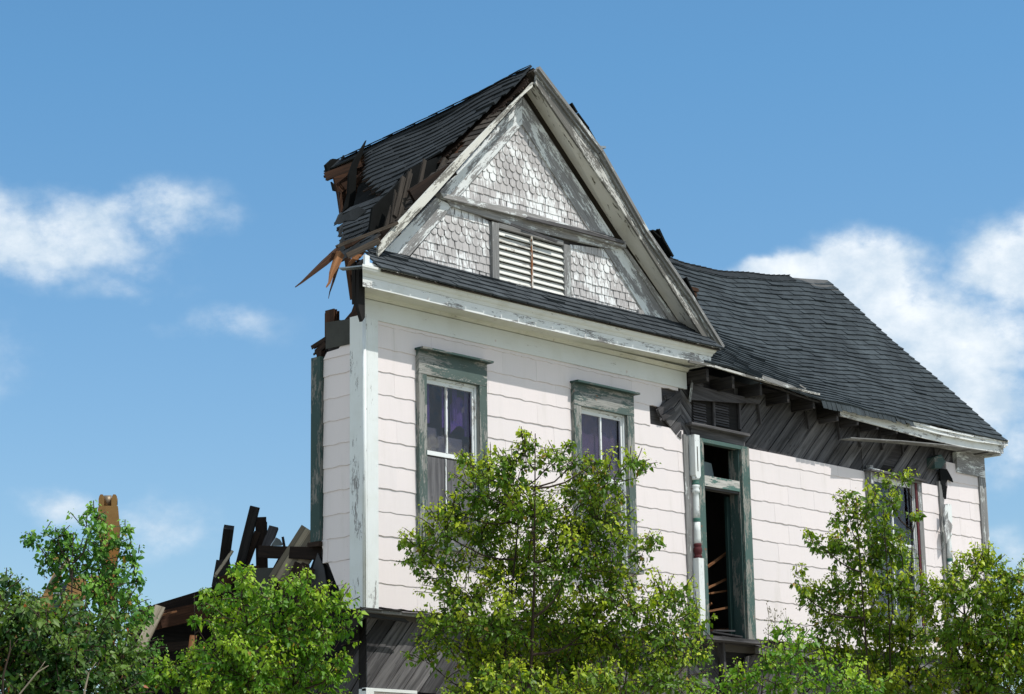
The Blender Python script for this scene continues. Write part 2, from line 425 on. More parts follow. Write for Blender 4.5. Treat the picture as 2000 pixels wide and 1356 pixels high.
m_redbrown = wood('red_brown_timber', (.045, .020, .011), (.13, .058, .030))
m_dark = wood('charred_timber', (.009, .009, .010), (.026, .024, .023))
m_umber = wood('dark_brown_timber', (.015, .010, .008), (.045, .028, .019))
m_orange = wood('fresh_split_wood', (.20, .085, .035), (.42, .21, .10))
m_tan = wood('tan_plank', (.20, .17, .12), (.36, .32, .25))
m_roof = shingle_mat('roof_shingle', (.028, .035, .040), (.042, .052, .058))
m_roof2 = shingle_mat('dark_roof_shingle', (.016, .020, .023), (.026, .031, .035))
m_skirt = shingle_mat('skirt_shingle', (.032, .038, .043), (.048, .056, .062))
m_deck = wood('roof_deck', (.028, .024, .02), (.075, .064, .052))
m_felt = plain('tar_paper', (.011, .012, .012), .9, sc_=7, spec=.05)
m_feltg = plain('grey_felt', (.05, .052, .045), .85, sc_=5)
m_scale = scale_mat()
m_metal = plain('galvanised_metal', (.30, .34, .36), .45, .6, sc_=6)
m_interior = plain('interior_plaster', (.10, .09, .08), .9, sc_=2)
m_louvre = painted('louvre_paint', (.62, .62, .58), (.36, .33, .29), .25, patch=2, rust=.7)
m_maroon = painted('maroon_paint', (.085, .018, .022), (.3, .2, .18), .12)
m_ring = painted('ring_green_paint', (.06, .16, .13), (.3, .3, .28), .15)
m_purple = plain('purple_curtain', (.12, .055, .24), .8, sc_=9)
m_purple2 = plain('dull_purple_curtain', (.12, .075, .125), .8, sc_=3)
m_rag = plain('grey_rag', (.10, .11, .12), .9)
def glass_mat(name, dirt, dirtcol, lo):
    t = MT(name); t.nt.nodes.remove(t.b)
    o = t.nt.nodes['Material Output']
    tr = t.nt.nodes.new('ShaderNodeBsdfTransparent'); tr.inputs[0].default_value = (.80, .80, .86, 1)
    gl = t.nt.nodes.new('ShaderNodeBsdfGlossy'); gl.inputs['Roughness'].default_value = .05; gl.inputs[0].default_value = (.9, .9, .9, 1)
    fr = t.nt.nodes.new('ShaderNodeLayerWeight'); fr.inputs[0].default_value = .35
    fr_ = t.math('ADD', t.math('MULTIPLY', t.math('POWER', fr.outputs['Facing'], 3.0), .55), .035)
    bp_ = t.nt.nodes.new('ShaderNodeBump'); bp_.inputs['Strength'].default_value = .25; bp_.inputs['Distance'].default_value = .02; t.L(t.noise(t.obj, 4.5, 2, .5), bp_.inputs['Height']); t.L(bp_.outputs[0], gl.inputs['Normal'])
    m1 = t.nt.nodes.new('ShaderNodeMixShader'); t.L(fr_, m1.inputs[0]); t.L(tr.outputs[0], m1.inputs[1]); t.L(gl.outputs[0], m1.inputs[2])
    df = t.nt.nodes.new('ShaderNodeBsdfDiffuse'); df.inputs[0].default_value = (*dirtcol, 1)
    n = t.noise(t.obj, 3.5, 6, .65, .5); z = t.nt.nodes.new('ShaderNodeSeparateXYZ'); t.L(t.obj, z.inputs[0])
    f = t.math('SUBTRACT', 1.0, t.ramp(z.outputs[2], lo, lo+.5, 0, 1))
    k = t.math('MULTIPLY', t.ramp(t.math('ADD', n, t.math('MULTIPLY', f, .30)), .56, .84), dirt)
    m2 = t.nt.nodes.new('ShaderNodeMixShader'); t.L(k, m2.inputs[0]); t.L(m1.outputs[0], m2.inputs[1]); t.L(df.outputs[0], m2.inputs[2])
    t.L(m2.outputs[0], o.inputs[0]); return t.m
m_glass1 = glass_mat('dusty_glass', .6, (.20, .195, .19), 6.20)
m_glass2 = glass_mat('window_glass', .25, (.30, .28, .30), 6.35)
m_glass3 = glass_mat('blue_window_glass', .35, (.12, .15, .19), 6.2)

NF = (0, -1, 0)
def F(x, z, y=0.): return Vector((x, y, z))
def fr3(y0): return lambda u, v, l: Vector((u, y0-l, v))
def PF(lst, y=0.):
    return [onp(a, b, 1, y) for a, b in lst]
def pz(lst, y=0.):
    return [(p.x, p.z) for p in PF(lst, y)]

# ------------------------------------------------------------------ ground
def ground():
    t = MT('grass_ground'); n = t.noise(t.obj, 1.7, 6, .65); n2 = t.noise(t.obj, .15, 3, .5)
    c = t.mix(t.ramp(n, .35, .65), (.10, .12, .05), (.20, .19, .11)); c = t.mix(t.ramp(n2, .38, .55, 0, .9), c, (.40, .36, .29))
    t.col(c); t.rough(.95); t.bump(n, .6, .05)
    mb = MB(); mb.grid(lambda u, v: (-600+1200*u, -600+1200*v, .12*math.sin(u*90)*math.sin(v*77)-.06 if .45 < u < .55 and .45 < v < .55 else -.06), 80, 80)
    o = mb.build('ground', t.m); o['kind'] = 'structure'
ground()

# ------------------------------------------------------------------ house
house = tag(empty('derelict_house', (0, 0, 0)), 'half demolished two storey wooden house with pale pink siding and torn black shingle roof', 'house')

W1 = (.80, 1.95, 5.25, 7.53); W2 = (3.53, 4.69, 5.25, 7.53); DR = (5.97, 7.12, 4.50, 7.13); W3 = (9.94, 11.36, 4.95, 7.14)
def wallrects(x0, x1, z0, z1, holes):
    xs = sorted({x0, x1, *[h[i] for h in holes for i in (0, 1) if x0 < h[i] < x1]})
    for a, b in zip(xs, xs[1:]):
        zs = [(z0, z1)]
        for h in holes:
            if h[0] < (a+b)/2 < h[1]:
                nz_ = []
                for p, q in zs:
                    if h[2] > p: nz_.append((p, min(q, h[2])))
                    if h[3] < q: nz_.append((max(p, h[3]), q))
                zs = nz_
        for p, q in zs:
            if q-p > .01: yield a, b, p, q
# structural shell (sheathing boards behind the siding)
ins = [(h[0]+.12, h[1]-.12, h[2]+.08, h[3]-.2) for h in (W1, W2)]+[(DR[0]+.15, DR[1]-.17, DR[2]+.06, DR[3]-.03), (W3[0]+.12, W3[1]-.14, W3[2]+.1, W3[3]-.05)]
mb = MB()
for a, b, p, q in wallrects(.03, 13.17, 4.44, 8.05, ins): mb.box(a, b, .03, .12, p, q)
mb.box(.03, .12, .122, .80, 4.44, 7.55, 'y')
mb.build('wall', m_darkboard, house)
# back, end and inner walls, floor and ceilings so the openings look into real rooms
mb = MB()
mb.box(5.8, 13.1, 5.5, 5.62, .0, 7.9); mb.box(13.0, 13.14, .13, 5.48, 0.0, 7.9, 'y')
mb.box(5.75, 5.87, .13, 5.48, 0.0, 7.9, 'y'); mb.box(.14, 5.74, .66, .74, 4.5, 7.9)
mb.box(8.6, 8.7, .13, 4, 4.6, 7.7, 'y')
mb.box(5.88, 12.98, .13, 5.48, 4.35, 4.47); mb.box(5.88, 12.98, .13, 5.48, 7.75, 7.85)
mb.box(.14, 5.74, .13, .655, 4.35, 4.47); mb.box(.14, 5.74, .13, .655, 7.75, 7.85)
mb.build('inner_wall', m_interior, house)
mb = EB()
for z in (5.1, 5.5, 5.9): pass
for a, b in (((1378, 1110), (1447, 1060)), ((1380, 1150), (1425, 1128)), ((1382, 1160), (1420, 1154)), ((1380, 1195), (1430, 1185)), ((1380, 1185), (1390, 1178)), ((1384, 1232), (1430, 1229))):
    yy = rnd.uniform(.25, .5); p = onp(*a, 1, yy); q = onp(*b, 1, yy-.1); mb.beam(p, q, .05, .025, broken=(.05, .1))
mb.build('broken_lath', m_orange, house)
mb = EB(); mb.beam(F(6.75, 4.6, .5), F(6.85, 6.9, .55), .06, .03, (0, 1, 0)); mb.beam(F(6.5, 4.6, 1.2), F(6.5, 7.5, 1.2), .09, .04, (0, 1, 0)); mb.beam(F(6.2, 4.6, 1.5), F(6.9, 6.4, .9), .09, .03, (0, 1, 0))
mb.build('broken_stud', m_umber, house)

# --- diagonal sheathing that shows where the porch roof used to be
mb = MB()
boards(mb, [(7.08, 7.13), (9.94, 7.10), (9.94, 7.95), (6.95, 7.95)], R(43), .19, fr3(.012), NF, .018)
mb.build('diagonal_sheathing', m_grey, house); mb = MB()
boards(mb, [(9.945, 7.14), (11.4, 7.16), (11.4, 7.95), (9.945, 7.95)], R(43), .19, fr3(.01), NF, .018, skip=(4,))
mb.build('diagonal_sheathing', m_grey, house); mb = MB()
boards(mb, [(11.405, 7.0), (12.15, 6.98), (12.4, 7.95), (11.405, 7.95)], R(43), .185, fr3(.012), NF, .018)
mb.build('diagonal_sheathing', m_grey, house); mb = MB()
boards(mb, pz([(1283, 800), (1295, 775), (1327, 768), (1327, 858), (1318, 850), (1294, 818)]), R(42), .15, fr3(-.03), NF, .03)
mb.build('diagonal_sheathing', m_grey, house); mb = MB()
boards(mb, pz([(1328, 740), (1350, 745), (1350, 860), (1328, 855)]), R(-42), .15, fr3(-.01), NF, .02)
mb.build('diagonal_sheathing', m_grey, house)
mb = EB()   # ragged ends of torn boards
for a, b, w in (((1283, 808), (1330, 770), .10), ((1287, 822), (1318, 800), .07), ((1296, 778), (1312, 772), .06)):
    mb.beam(onp(*a, 1, -.06), onp(*b, 1, -.05), .02, w, (0, 0, 1), broken=(.08, .02))
mb.build('torn_board', m_darkboard, house)

# --- siding: courses of wavy cement shingles
def siding(mb, regs, holes, z0, z1, x0, x1, y0=-.012, step=.2715, ww=.61, keep=None, axis=0, seed=1):
    rr = random.Random(seed); z = z0; k = 0
    while z < z1-.02:
        zt = min(z+step+.02, z1); off = (k % 2)*ww/2 + rr.uniform(-.04, .04)
        xs = [x0]+[v for v in np.arange(x0-off+ww if off else x0+ww, x1, ww) if x0+.06 < v < x1-.06]+[x1]
        for a, b in zip(xs, xs[1:]):
            dj = rr.uniform(-.004, .004)
            for p, q, s_, t_ in wallrects(a, b, z+dj, zt, holes):
                if keep and not keep((p+q)/2, (s_+t_)/2): continue
                n = max(1, int((q-p)/.05)); bot = abs(s_-(z+dj)) < 1e-6
                g = .0004; P_ = p+(g if abs(p-a) < 1e-6 else 0); Q_ = q-(g if abs(q-b) < 1e-6 else 0)
                base = len(mb.v); lift = .009
                tl = rr.uniform(-.0015, .0015)
                for i in range(n+1):
                    x = P_+(Q_-P_)*i/n
                    wv = .0042*math.sin((x-x0+off)*2*math.pi/.305+k)+.003*math.sin(x*37) if bot else 0
                    fz = lambda zz: y0-.006-lift*(1-(zz-z)/step)+tl
                    zb = s_+wv
                    co = [(x, fz(s_), zb), (x, fz(t_), t_), (x, y0+.02, t_), (x, y0+.02, zb)]
                    for c in co: mb.v.append(Vector(c if axis == 0 else (c[1], c[0], c[2])))
                for i in range(n):
                    o = base+i*4; m_ = o+4
                    for e in ((0, 1), (1, 2), (3, 0)):
                        q4 = [o+e[0], m_+e[0], m_+e[1], o+e[1]]
                        if axis == 1: q4 = q4[::-1]
                        mb.poly(q4, [(mb.v[j].x+mb.v[j].y, mb.v[j].z) for j in q4])
                for o in (base, base+n*4): mb.poly([o, o+1, o+2, o+3], [(0, 0)]*4)
        z += step; k += 1
mb = MB()
torn = pz([(1280, 812), (1290, 770), (1335, 755), (1400, 770), (1335, 870), (1318, 852), (1294, 820)])
siding(mb, None, [W1, W2], 4.46, 7.77, .17, 5.76, keep=lambda x, z: not (x > 5.25 and inside((x, z), torn)), seed=3, ww=.61)
mb.build('siding', m_siding, house); mb = MB()
siding(mb, None, [], 4.53, 7.13, 5.84, 5.968, seed=5)
mb.build('siding', m_siding, house); mb = MB()
siding(mb, None, [W3], 4.53, 7.13, 7.122, 12.16, seed=5)
mb.build('siding', m_siding, house); mb = MB()
siding(mb, None, [], 4.53, 7.62, 12.16, 13.04, seed=6, keep=lambda x, z: not (z > 6.9 and x < 12.16+(z-6.9)*.5))
mb.build('siding', m_siding, house)
mb = MB()   # left wall
siding(mb, None, [], 4.46+.2715*2, 7.38, .17, .665, seed=8, axis=1, step=.2715, ww=3)
mb.build('siding', m_siding, house)
mb = EB()   # lower part of the left wall's siding, cut off on a slant
for k_, (xl0, xl1) in enumerate(((.27, .42), (.42, .58))):
    z0 = 4.46+.2715*k_
    mb.prism([(-.034, .17, z0), (-.034, xl0, z0), (-.02, xl1, z0+.275), (-.02, .17, z0+.275)], (-1, 0, 0), .02, (0, 1, 0))
mb.prism([(-.034, .58, 4.46+.543), (-.034, .70, 4.46+.80), (-.02, .665, 4.46+.815), (-.03, .58, 4.46+.80)], (-1, 0, 0), .02, (0, 1, 0))
mb.prism([(-.03, .17, 7.38), (-.03, .665, 7.38), (-.03, .60, 7.46), (-.03, .40, 7.47), (-.03, .26, 7.60), (-.03, .17, 7.76)], (-1, 0, 0), .02, (0, 1, 0))
mb.build('siding', m_siding, house)
# left wall: black felt panel at the top, casing of the lost window, studs
mb = MB()
mb.prism([onp(*p, 0, -.045) for p in ((636, 630), (690, 622), (690, 655), (683, 672), (636, 682))], (-1, 0, 0), .01)
mb.build('felt_panel', m_feltg, house)
mb = MB()
mb.box(-.07, .05, .675, .83, 5.26, 7.42, 'z'); o = mb.build('window_casing', m_green2, house)
mb = MB(); mb.box(-.09, .06, .66, .86, 5.2, 5.255, 'y'); mb.build('casing_sill', m_umber, o); mb = MB(); mb.box(-.03, .06, .70, .78, 7.42, 7.5, 'z'); mb.build('stub', m_umber, o)
mb = EB()
for a, b, w in (((649, 604), (649, 660), .15), ((706, 600), (706, 640), .10)): 
    mb.beam(onp(*a, 0, .06), onp(*b, 0, .06), .09, w, (0, 1, 0), broken=(.03, 0))
mb.beam(onp(640, 612, 0, .05), onp(640, 690, 0, .05), .04, .06, (0, 1, 0))
mb.beam(onp(672, 640, 0, .05), onp(715, 590, 0, .12), .05, .12, (0, 1, 0), broken=(.04, 0))
mb.beam(onp(690, 625, 0, .09), onp(712, 560, 0, .12), .05, .1, (0, 1, 0))
mb.build('broken_stud', m_brown, house)
mb = EB()
mb.beam(onp(637, 662, 0, .02), onp(609, 680, 0, -.02), .03, .05, (0, 0, 1), broken=(0, .06))
mb.beam(onp(637, 672, 0, .02), onp(611, 695, 0, -.02), .03, .07, (0, 0, 1), broken=(0, .08))
mb.build('torn_board', m_umber, house)

# --- corner boards
mb = MB()
mb.box(.0, .17, -.05, .02, 4.44, 7.76, 'z'); mb.box(-.05, -.002, -.05, .19, 4.44, 7.80, 'z')
mb.lathe((-.035, -.035, 0), [(.021, 4.44), (.021, 7.76)], 12)
mb.build('corner_board', m_trim, house)
mb = MB(); mb.box(12.42, 13.22, -.055, .02, 7.40, 7.93); mb.build('frieze', m_trim_worn, house); mb = MB(); mb.box(13.04, 13.2, -.05, .02, 4.44, 7.395, 'z')
mb.build('corner_board', m_greytrim, house)
mb = MB(); mb.box(13.202, 13.24, -.045, .15, .1, 7.4, 'z'); mb.build('corner_board', m_trim_worn, house)
# pink siding on the right end wall, for views from the side
mb = MB()
z = .4
while z < 7.8: mb.prism([(13.19, .15, z), (13.19, 5.6, z), (13.165, 5.6, z+.28), (13.165, .15, z+.28)], (1, 0, 0), .02); z += .2715
mb.build('siding', m_siding, house)

# --- cornice swept along the front; its left end is a torn mitre
def sweep(mb, prof, x0f, x1f, zs=lambda x: 0, n=24):
    b = len(mb.v); m = len(prof)
    for i in range(n+1):
        t = i/n
        for (y, z) in prof:
            x = x0f(y)*(1-t)+x1f(y)*t; mb.v.append(Vector((x, y, z+zs(x))))
    acc = [0]
    for k in range(m): acc.append(acc[-1]+math.dist(prof[k], prof[(k+1) % m]))
    for i in range(n):
        for k in range(m):
            k2 = (k+1) % m; q = [b+i*m+k, b+(i+1)*m+k, b+(i+1)*m+k2, b+i*m+k2]
            mb.poly(q, [(mb.v[q[0]].x, acc[k]), (mb.v[q[1]].x, acc[k]), (mb.v[q[2]].x, acc[k+1]), (mb.v[q[3]].x, acc[k+1])])
    mb.poly([b+k for k in range(m)][::-1], [(p[0], p[1]) for p in prof][::-1]); e = b+n*m
    mb.poly([e+k for k in range(m)], [(p[0], p[1]) for p in prof])
sagc = lambda x: -.022*math.sin(math.pi*max(0, min(1, x/5.9)))+.007*x
ml = lambda y: y; mrt = lambda y: 5.88 - (y+.0)*.10
mb = MB()
sweep(mb, [(.0, 7.76), (-.045, 7.76), (-.045, 7.985), (.0, 7.985)], ml, lambda y: 5.84)
fz = mb.build('frieze', m_frieze, house)
mb = MB()
sweep(mb, [(.0, 7.987), (-.05, 7.987), (-.065, 8.0), (-.075, 8.02), (-.10, 8.035), (.0, 8.035)], ml, lambda y: 5.86, lambda x: .006)
sweep(mb, [(.02, 8.04), (-.385, 8.035), (-.385, 8.06), (.02, 8.06)], ml, lambda y: 5.92, sagc)
mb.build('soffit', m_cream, house)
mb = MB()
sweep(mb, [(-.386, 8.0), (-.405, 8.0), (-.405, 8.115), (-.386, 8.115)], ml, mrt, sagc)
mb.build('fascia', m_fascia, house)
mb = MB()
sweep(mb, [(-.35, 8.117), (-.41, 8.117), (-.418, 8.135), (-.425, 8.15), (-.445, 8.165), (-.462, 8.185), (-.468, 8.205), (-.474, 8.208), (-.474, 8.235), (-.35, 8.235)], ml, lambda y: 5.93-(y+.4)*.6, sagc)
mb.build('crown_moulding', painted('cream_crown', (.70, .72, .70), (.42, .41, .38), .14, patch=1.3, dark=.4, rust=.25), house)
mb = MB()   # stub of the return at the right end and the torn edge at the left
mb.box(5.85, 5.93, -.38, .02, 8.045, 8.17, 'y')
mb.build('cornice_return', m_trim_worn, house)
mb = EB()
mb.prism([onp(*p, 1, -.30) for p in ((702, 515), (712, 505), (713, 620), (708, 628), (700, 600))], NF, .05, (0, 0, 1))
mb.beam(onp(696, 505, 1, -.1), onp(697, 600, 1, 0), .10, .06, (0, 1, 0), broken=(.05, .05))
mb.beam(onp(704, 508, 1, -.2), onp(702, 618, 1, .0), .08, .05, (0, 1, 0), broken=(.05, .1))
mb.build('torn_end', m_dark, house)
mb = MB(); mb.beam(onp(666, 526, 1, -.15), onp(712, 521, 1, -.42), .10, .015, (0, 0, 1)); mb.build('bent_flashing', m_metal, house)
mb = MB()
mb.prism([onp(*p, 1, -.40) for p in ((713, 497), (722, 500), (722, 513), (742, 520), (742, 528), (713, 521))], NF, .03, (1, 0, 0))
mb.build('cornice_block', m_trim, house)

# --- shingle tabs on any surface S(u, v) (u along the courses in metres, v up the slope in metres)
def tabs(mb, S, u0, u1, v0, v1, keep=lambda u, v: True, row=.145, tab=.305, th=.009, wild=.004, seed=0, gap=.015, subdiv=2):
    rr = random.Random(seed); v = v0; k = 0
    while v < v1-.02:
        vt = min(v+row*1.25, v1); off = (k % 2)*tab/2+rr.uniform(-.02, .02); u = u0-off
        rw = rr.uniform(-.004, .004)
        while u < u1:
            a, b = max(u+gap/2, u0), min(u+tab-gap/2, u1); u += tab
            if b-a < .03: continue
            ok = [a+(b-a)*q/8 for q in range(9) if keep(a+(b-a)*q/8, v+row*.5)]
            if len(ok) < 2: continue
            a, b = ok[0], ok[-1]
            d = rr.uniform(-wild, wild)+rw; lift = th*rr.uniform(.9, 2.0)
            if rr.random() < .045: lift += rr.uniform(.006, .02)
            base = len(mb.v); n = subdiv
            for i in range(n+1):
                uu = a+(b-a)*i/n; wob = .0012*math.sin(uu*9+k*1.7)
                p0, nn = S(uu, v+d+wob); p1, n1_ = S(uu, vt)
                p0 = Vector(p0); p1 = Vector(p1)
                mb.v += [p0+nn*(lift+th), p1+n1_*(th*.35), p1-n1_*.002, p0+nn*.0005]
            for i in range(n):
                o = base+i*4; m_ = o+4
                for e in ((0, 1), (3, 0)):
                    q = [o+e[0], m_+e[0], m_+e[1], o+e[1]]
                    mb.poly(q, [(0, 0)]*4)
            for o, rev in ((base, True), (base+n*4, False)):
                q = [o, o+1, o+2, o+3]; mb.poly(q if rev else q[::-1], [(0, 0)]*4)
        v += row; k += 1
def nrm(S_, u, v, e=.02):
    a = Vector(S_(u+e, v))-Vector(S_(u-e, v)); b = Vector(S_(u, v+e))-Vector(S_(u, v-e)); return a.cross(b).normalized()
def surf(P_):
    return lambda u, v: (P_(u, v), nrm(P_, u, v))

# skirt roof over the cornice
SK = math.hypot(.47, .40)
def Psk(u, v):
    t = v/SK; return Vector((u, -.50+t*.50, 8.235+t*.40+.007*u-.02*math.sin(math.pi*max(0, min(1, u/5.9)))))
mb = MB(); tabs(mb, surf(Psk), -.24, 6.05, -.02, SK+.02, seed=4, row=.135,
                keep=lambda u, v: u > -.33+max(0, .0)+(v*.75) - .12 and u < 6.1-v*.15)
sk = mb.build('skirt_roof', m_skirt, house)
mb = MB()
mb.prism([Psk(-.2, .0)-Vector((0, 0, .03)), Psk(6.0, 0)-Vector((0, 0, .03)), Psk(6.0, SK)-Vector((0, 0, .03)), Psk(.1, SK)-Vector((0, 0, .03))], (0, -.6, .8), .02)
mb.build('roof_deck', m_deck, sk)

# --- gable
mb = MB()   # gable backing wall
bx = pz([(1022, 187), (740, 512), (1350, 650)], .0)
mb.prism([F(2.83, 11.12, .03), F(.15, 8.42, .03), F(5.85, 8.42, .03)], NF, .06)
mb.build('gable_wall', m_darkboard, house)
def scales(mb, region, rows_round, x_off=0, rh=.100, w=.120, y=-.004):
    zs = [p[1] for p in region]; xs = [p[0] for p in region]; z = min(zs)-.02; k = 0
    while z < max(zs):
        x = min(xs)-w+(k % 2)*w/2
        while x < max(xs)+w:
            ww = w*.95; x1 = x+ww+rnd.uniform(-.012, .004); zj = z+rnd.uniform(-.006, .006); top = z+rh*1.3
            if rows_round(k, z):
                poly = [(x, top)]; r_ = (x1-x)/2
                poly.append((x, zj+r_*.75))
                for a in range(1, 6): t = math.pi+math.pi*a/6; poly.append((x+r_+r_*math.cos(t), zj+r_*.75+r_*.75*math.sin(t)))
                poly += [(x1, zj+r_*.75), (x1, top)]
            else: poly = [(x, top), (x, zj), (x1, zj+rnd.uniform(-.004, .004)), (x1, top)]
            q = clip_convex(poly, region)
            if len(q) >= 3 and True:
                lo = y-.013+rnd.uniform(-.003, .003); hi = y-.001
                q3 = [Vector((a, lo+(hi-lo)*(b-z)/(rh*1.3), b)) for a, b in q]
                mb.prism(q3, (0, -1, -.1), .008, (0, 0, 1))
            x += w
        z += rh; k += 1
mb = MB()
zt = onp(1018, 412).z
scales(mb, pz([(1019, 235), (890, 392), (1160, 458)]), lambda k, z: z > 9.80)
mb.build('gable_shingles', m_scale, house); mb = MB()
scales(mb, pz([(885, 398), (798, 505), (960, 548), (960, 436)]), lambda k, z: 8.88 < z < 9.2)
mb.build('gable_shingles', m_scale, house); mb = MB()
scales(mb, pz([(1112, 478), (1114, 584), (1256, 622), (1188, 488)]), lambda k, z: 8.92 < z < 9.25)
mb.build('gable_shingles', m_scale, house)

def bpoly(mb, pts, y, th, g0, g1):
    P_ = PF(pts, y); mb.prism(P_, NF, th, onp(*g1, 1, y)-onp(*g0, 1, y))
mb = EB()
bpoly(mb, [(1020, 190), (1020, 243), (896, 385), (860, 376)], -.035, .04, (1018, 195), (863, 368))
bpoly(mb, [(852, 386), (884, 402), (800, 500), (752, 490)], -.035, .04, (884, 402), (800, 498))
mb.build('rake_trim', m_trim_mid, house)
mb = EB()
bpoly(mb, [(1021, 188), (1020, 243), (1150, 449), (1200, 463)], -.03, .035, (1020, 188), (1193, 460))
bpoly(mb, [(1176, 478), (1216, 484), (1311, 633), (1268, 626)], -.03, .035, (1176, 479), (1268, 626))
mb.build('rake_trim', m_trim_worn, house)
mb = EB()
bpoly(mb, [(1217, 484), (1224, 486), (1331, 638), (1313, 634)], -.05, .04, (1222, 485), (1328, 634))
bpoly(mb, [(1248, 604), (1257, 607), (1262, 626), (1247, 620)], -.05, .05, (1248, 604), (1247, 620))
mb.build('rake_trim', m_trim_bare, house)
YB = -.30
mb = MB()   # left barge board with its bright outer face
bpoly(mb, [(1042, 160), (1040, 170), (1022, 186), (857, 372), (752, 487), (738, 503), (739, 480), (775, 437), (881, 323)], YB, .035, (1042, 158), (775, 436))
mb.build('barge_board', painted('cream_barge', (.60, .595, .54), (.26, .25, .22), .40, patch=1.6), house)
mb = MB()
bpoly(mb, [(1049, 134), (1046, 163), (1221, 420), (1247, 460), (1301, 546), (1375, 661), (1391, 668), (1408, 674), (1350, 580), (1263, 452), (1173, 294)], YB, .03, (1046, 163), (1292, 550))
mb.build('barge_board', m_bargegrey, house)
mb = MB()
def crown(mb, path, off=0, w=.055):
    for a, b in zip(path, path[1:]):
        A = onp(*a, 1, YB-.03); B = onp(*b, 1, YB-.03); d = (B-A).normalized(); n = Vector((-d.z, 0, d.x)) if d.x > 0 else Vector((d.z, 0, -d.x))
        mb.beam(A-n*.02, B-n*.02, .06, .045, n); mb.beam(A-n*.062+Vector((0, .02, 0)), B-n*.062+Vector((0, .02, 0)), .035, .035, n)
crown(mb, [(1051, 131), (1175, 294), (1264, 451), (1352, 580), (1412, 677)])
mb.build('rake_moulding', m_greytrim, house)
mb = MB()   # soffit under the right rake
si = [(1026, 178), (1208, 458), (1224, 478), (1335, 642)]; so_ = [(1047, 165), (1222, 422), (1249, 463), (1377, 662)]
for i in range(3):
    mb.prism([onp(*si[i], 1, -.005), onp(*so_[i], 1, YB+.03), onp(*so_[i+1], 1, YB+.03), onp(*si[i+1], 1, -.005)], (-.6, 0, -.7), .015, onp(*si[i+1], 1, 0)-onp(*si[i], 1, 0))
mb.build('rake_soffit', m_soffit, house)
mb = MB()   # moulded shelf across the gable
for pts, y, th in (([(861, 376), (1020, 411), (1223, 472), (1223, 484), (1020, 424), (866, 386)], -.11, .11),
                   ([(872, 389), (1020, 424), (1223, 484), (1196, 487), (1020, 446), (880, 402)], -.05, .05)):
    bpoly(mb, pts, y, th, pts[0], pts[2])
mb.build('gable_shelf', m_trim_bare, house)
mb = EB(); bpoly(mb, [(1000, 436), (1090, 470), (1088, 474), (998, 440)], -.13, .02, (1000, 436), (1090, 470)); bpoly(mb, [(1032, 423), (1130, 445), (1220, 472), (1220, 476), (1125, 451), (1030, 428)], -.14, .04, (1032, 423), (1220, 472))
mb.build('loose_strip', m_grey, house)
# louvred vent
vent = MB(); vx0, vx1, vz0, vz1 = 2.22, 3.42, 8.66, 9.28
vent.box(vx0-.12, vx0, -.055, .02, vz0-.06, vz1+.05, 'z'); vent.box(vx1, vx1+.13, -.055, .02, vz0-.06, vz1+.02, 'z')
vent.box(vx0-.0, vx1+.13, -.075, .02, vz0-.09, vz0-.062)
vent.box(vx0, vx1, -.05, .02, vz1+.0, vz1+.06)
vo = vent.build('gable_vent', m_greytrim, house)
mb = MB(); mb.box(vx0, vx1, .0, .028, vz0-.06, vz1); mb.build('vent_backing', m_dark, vo)
NS = 8
for i in range(NS):
    mb = MB(); z = vz0-.04+(vz1-vz0+.03)*i/NS; h = .085
    mb.prism([F(vx0, z, -.050), F(vx1, z, -.050), F(vx1, z+.074, -.006), F(vx0, z+.074, -.006)], (0, -.82, .57), .012, (1, 0, 0))
    mb.build('slat', m_louvre, vo)
mb = MB(); mb.box(2.80, 2.825, -.062, -.045, vz0-.05, vz1, 'z'); mb.build('vent_mullion', painted('rusty_strip', (.62, .60, .55), (.32, .13, .05), .6, patch=4), vo)

# --- cross-gable roof, left slope (dark, torn)
A = Vector((2.70, -.18, 11.43)); B = Vector((2.70, 3.6, 10.99))
DU = (B-A).normalized(); DV0 = Vector((-math.cos(R(47)), 0, -math.sin(R(47)))); NLR = DU.cross(DV0)
if NLR.z < 0: NLR = -NLR
NLR.normalize(); DV = DV0   # down the slope
def luv(px, py):
    p = onplane(px, py, A, NLR)-A
    # solve p = u*DU + v*DV
    a = DU.dot(DU); b = DU.dot(DV); c = DV.dot(DV); d = p.dot(DU); e = p.dot(DV); D_ = a*c-b*b
    return ((d*c-e*b)/D_, (a*e-b*d)/D_)
OUT = [(1036, 131), (950, 178), (850, 227), (716, 290), (719, 320), (713, 352), (744, 376), (735, 385), (692, 403), (665, 424), (665, 447), (669, 466), (655, 502), (668, 508), (735, 468), (725, 445), (730, 412), (765, 374), (774, 352), (809, 322), (852, 311), (905, 266), (951, 220), (1000, 178), (1022, 156)]
lout = [luv(*p) for p in OUT]
us_ = [p[0] for p in lout]; vs_ = [p[1] for p in lout]
def Plr(u, v):       # v measured UP from the eave for the tab helper
    d = max(vs_)-v; wv = .02*math.sin(u*3.1+d*.8)+.012*math.sin(d*4+u*1.7)
    return A+DU*u+DV*d+NLR*wv
mxv = max(vs_)
mb = MB(); tabs(mb, (lambda u, v: (Plr(u, v), NLR)), min(us_)-.1, max(us_), 0, mxv-min(vs_), seed=21, row=.15, tab=.30, wild=.012, th=.009,
                keep=lambda u, v: inside((u, mxv-v), lout))
lr = mb.build('gable_roof', m_roof2, house)
mb = MB()   # deck boards under the shingles
inner = [luv(*p) for p in [(1030, 142), (850, 232), (722, 292), (722, 345), (745, 378), (700, 405), (672, 428), (672, 462), (664, 498), (728, 462), (732, 410), (768, 375), (778, 350), (850, 314), (950, 226), (1018, 164)]]
v = min(vs_)
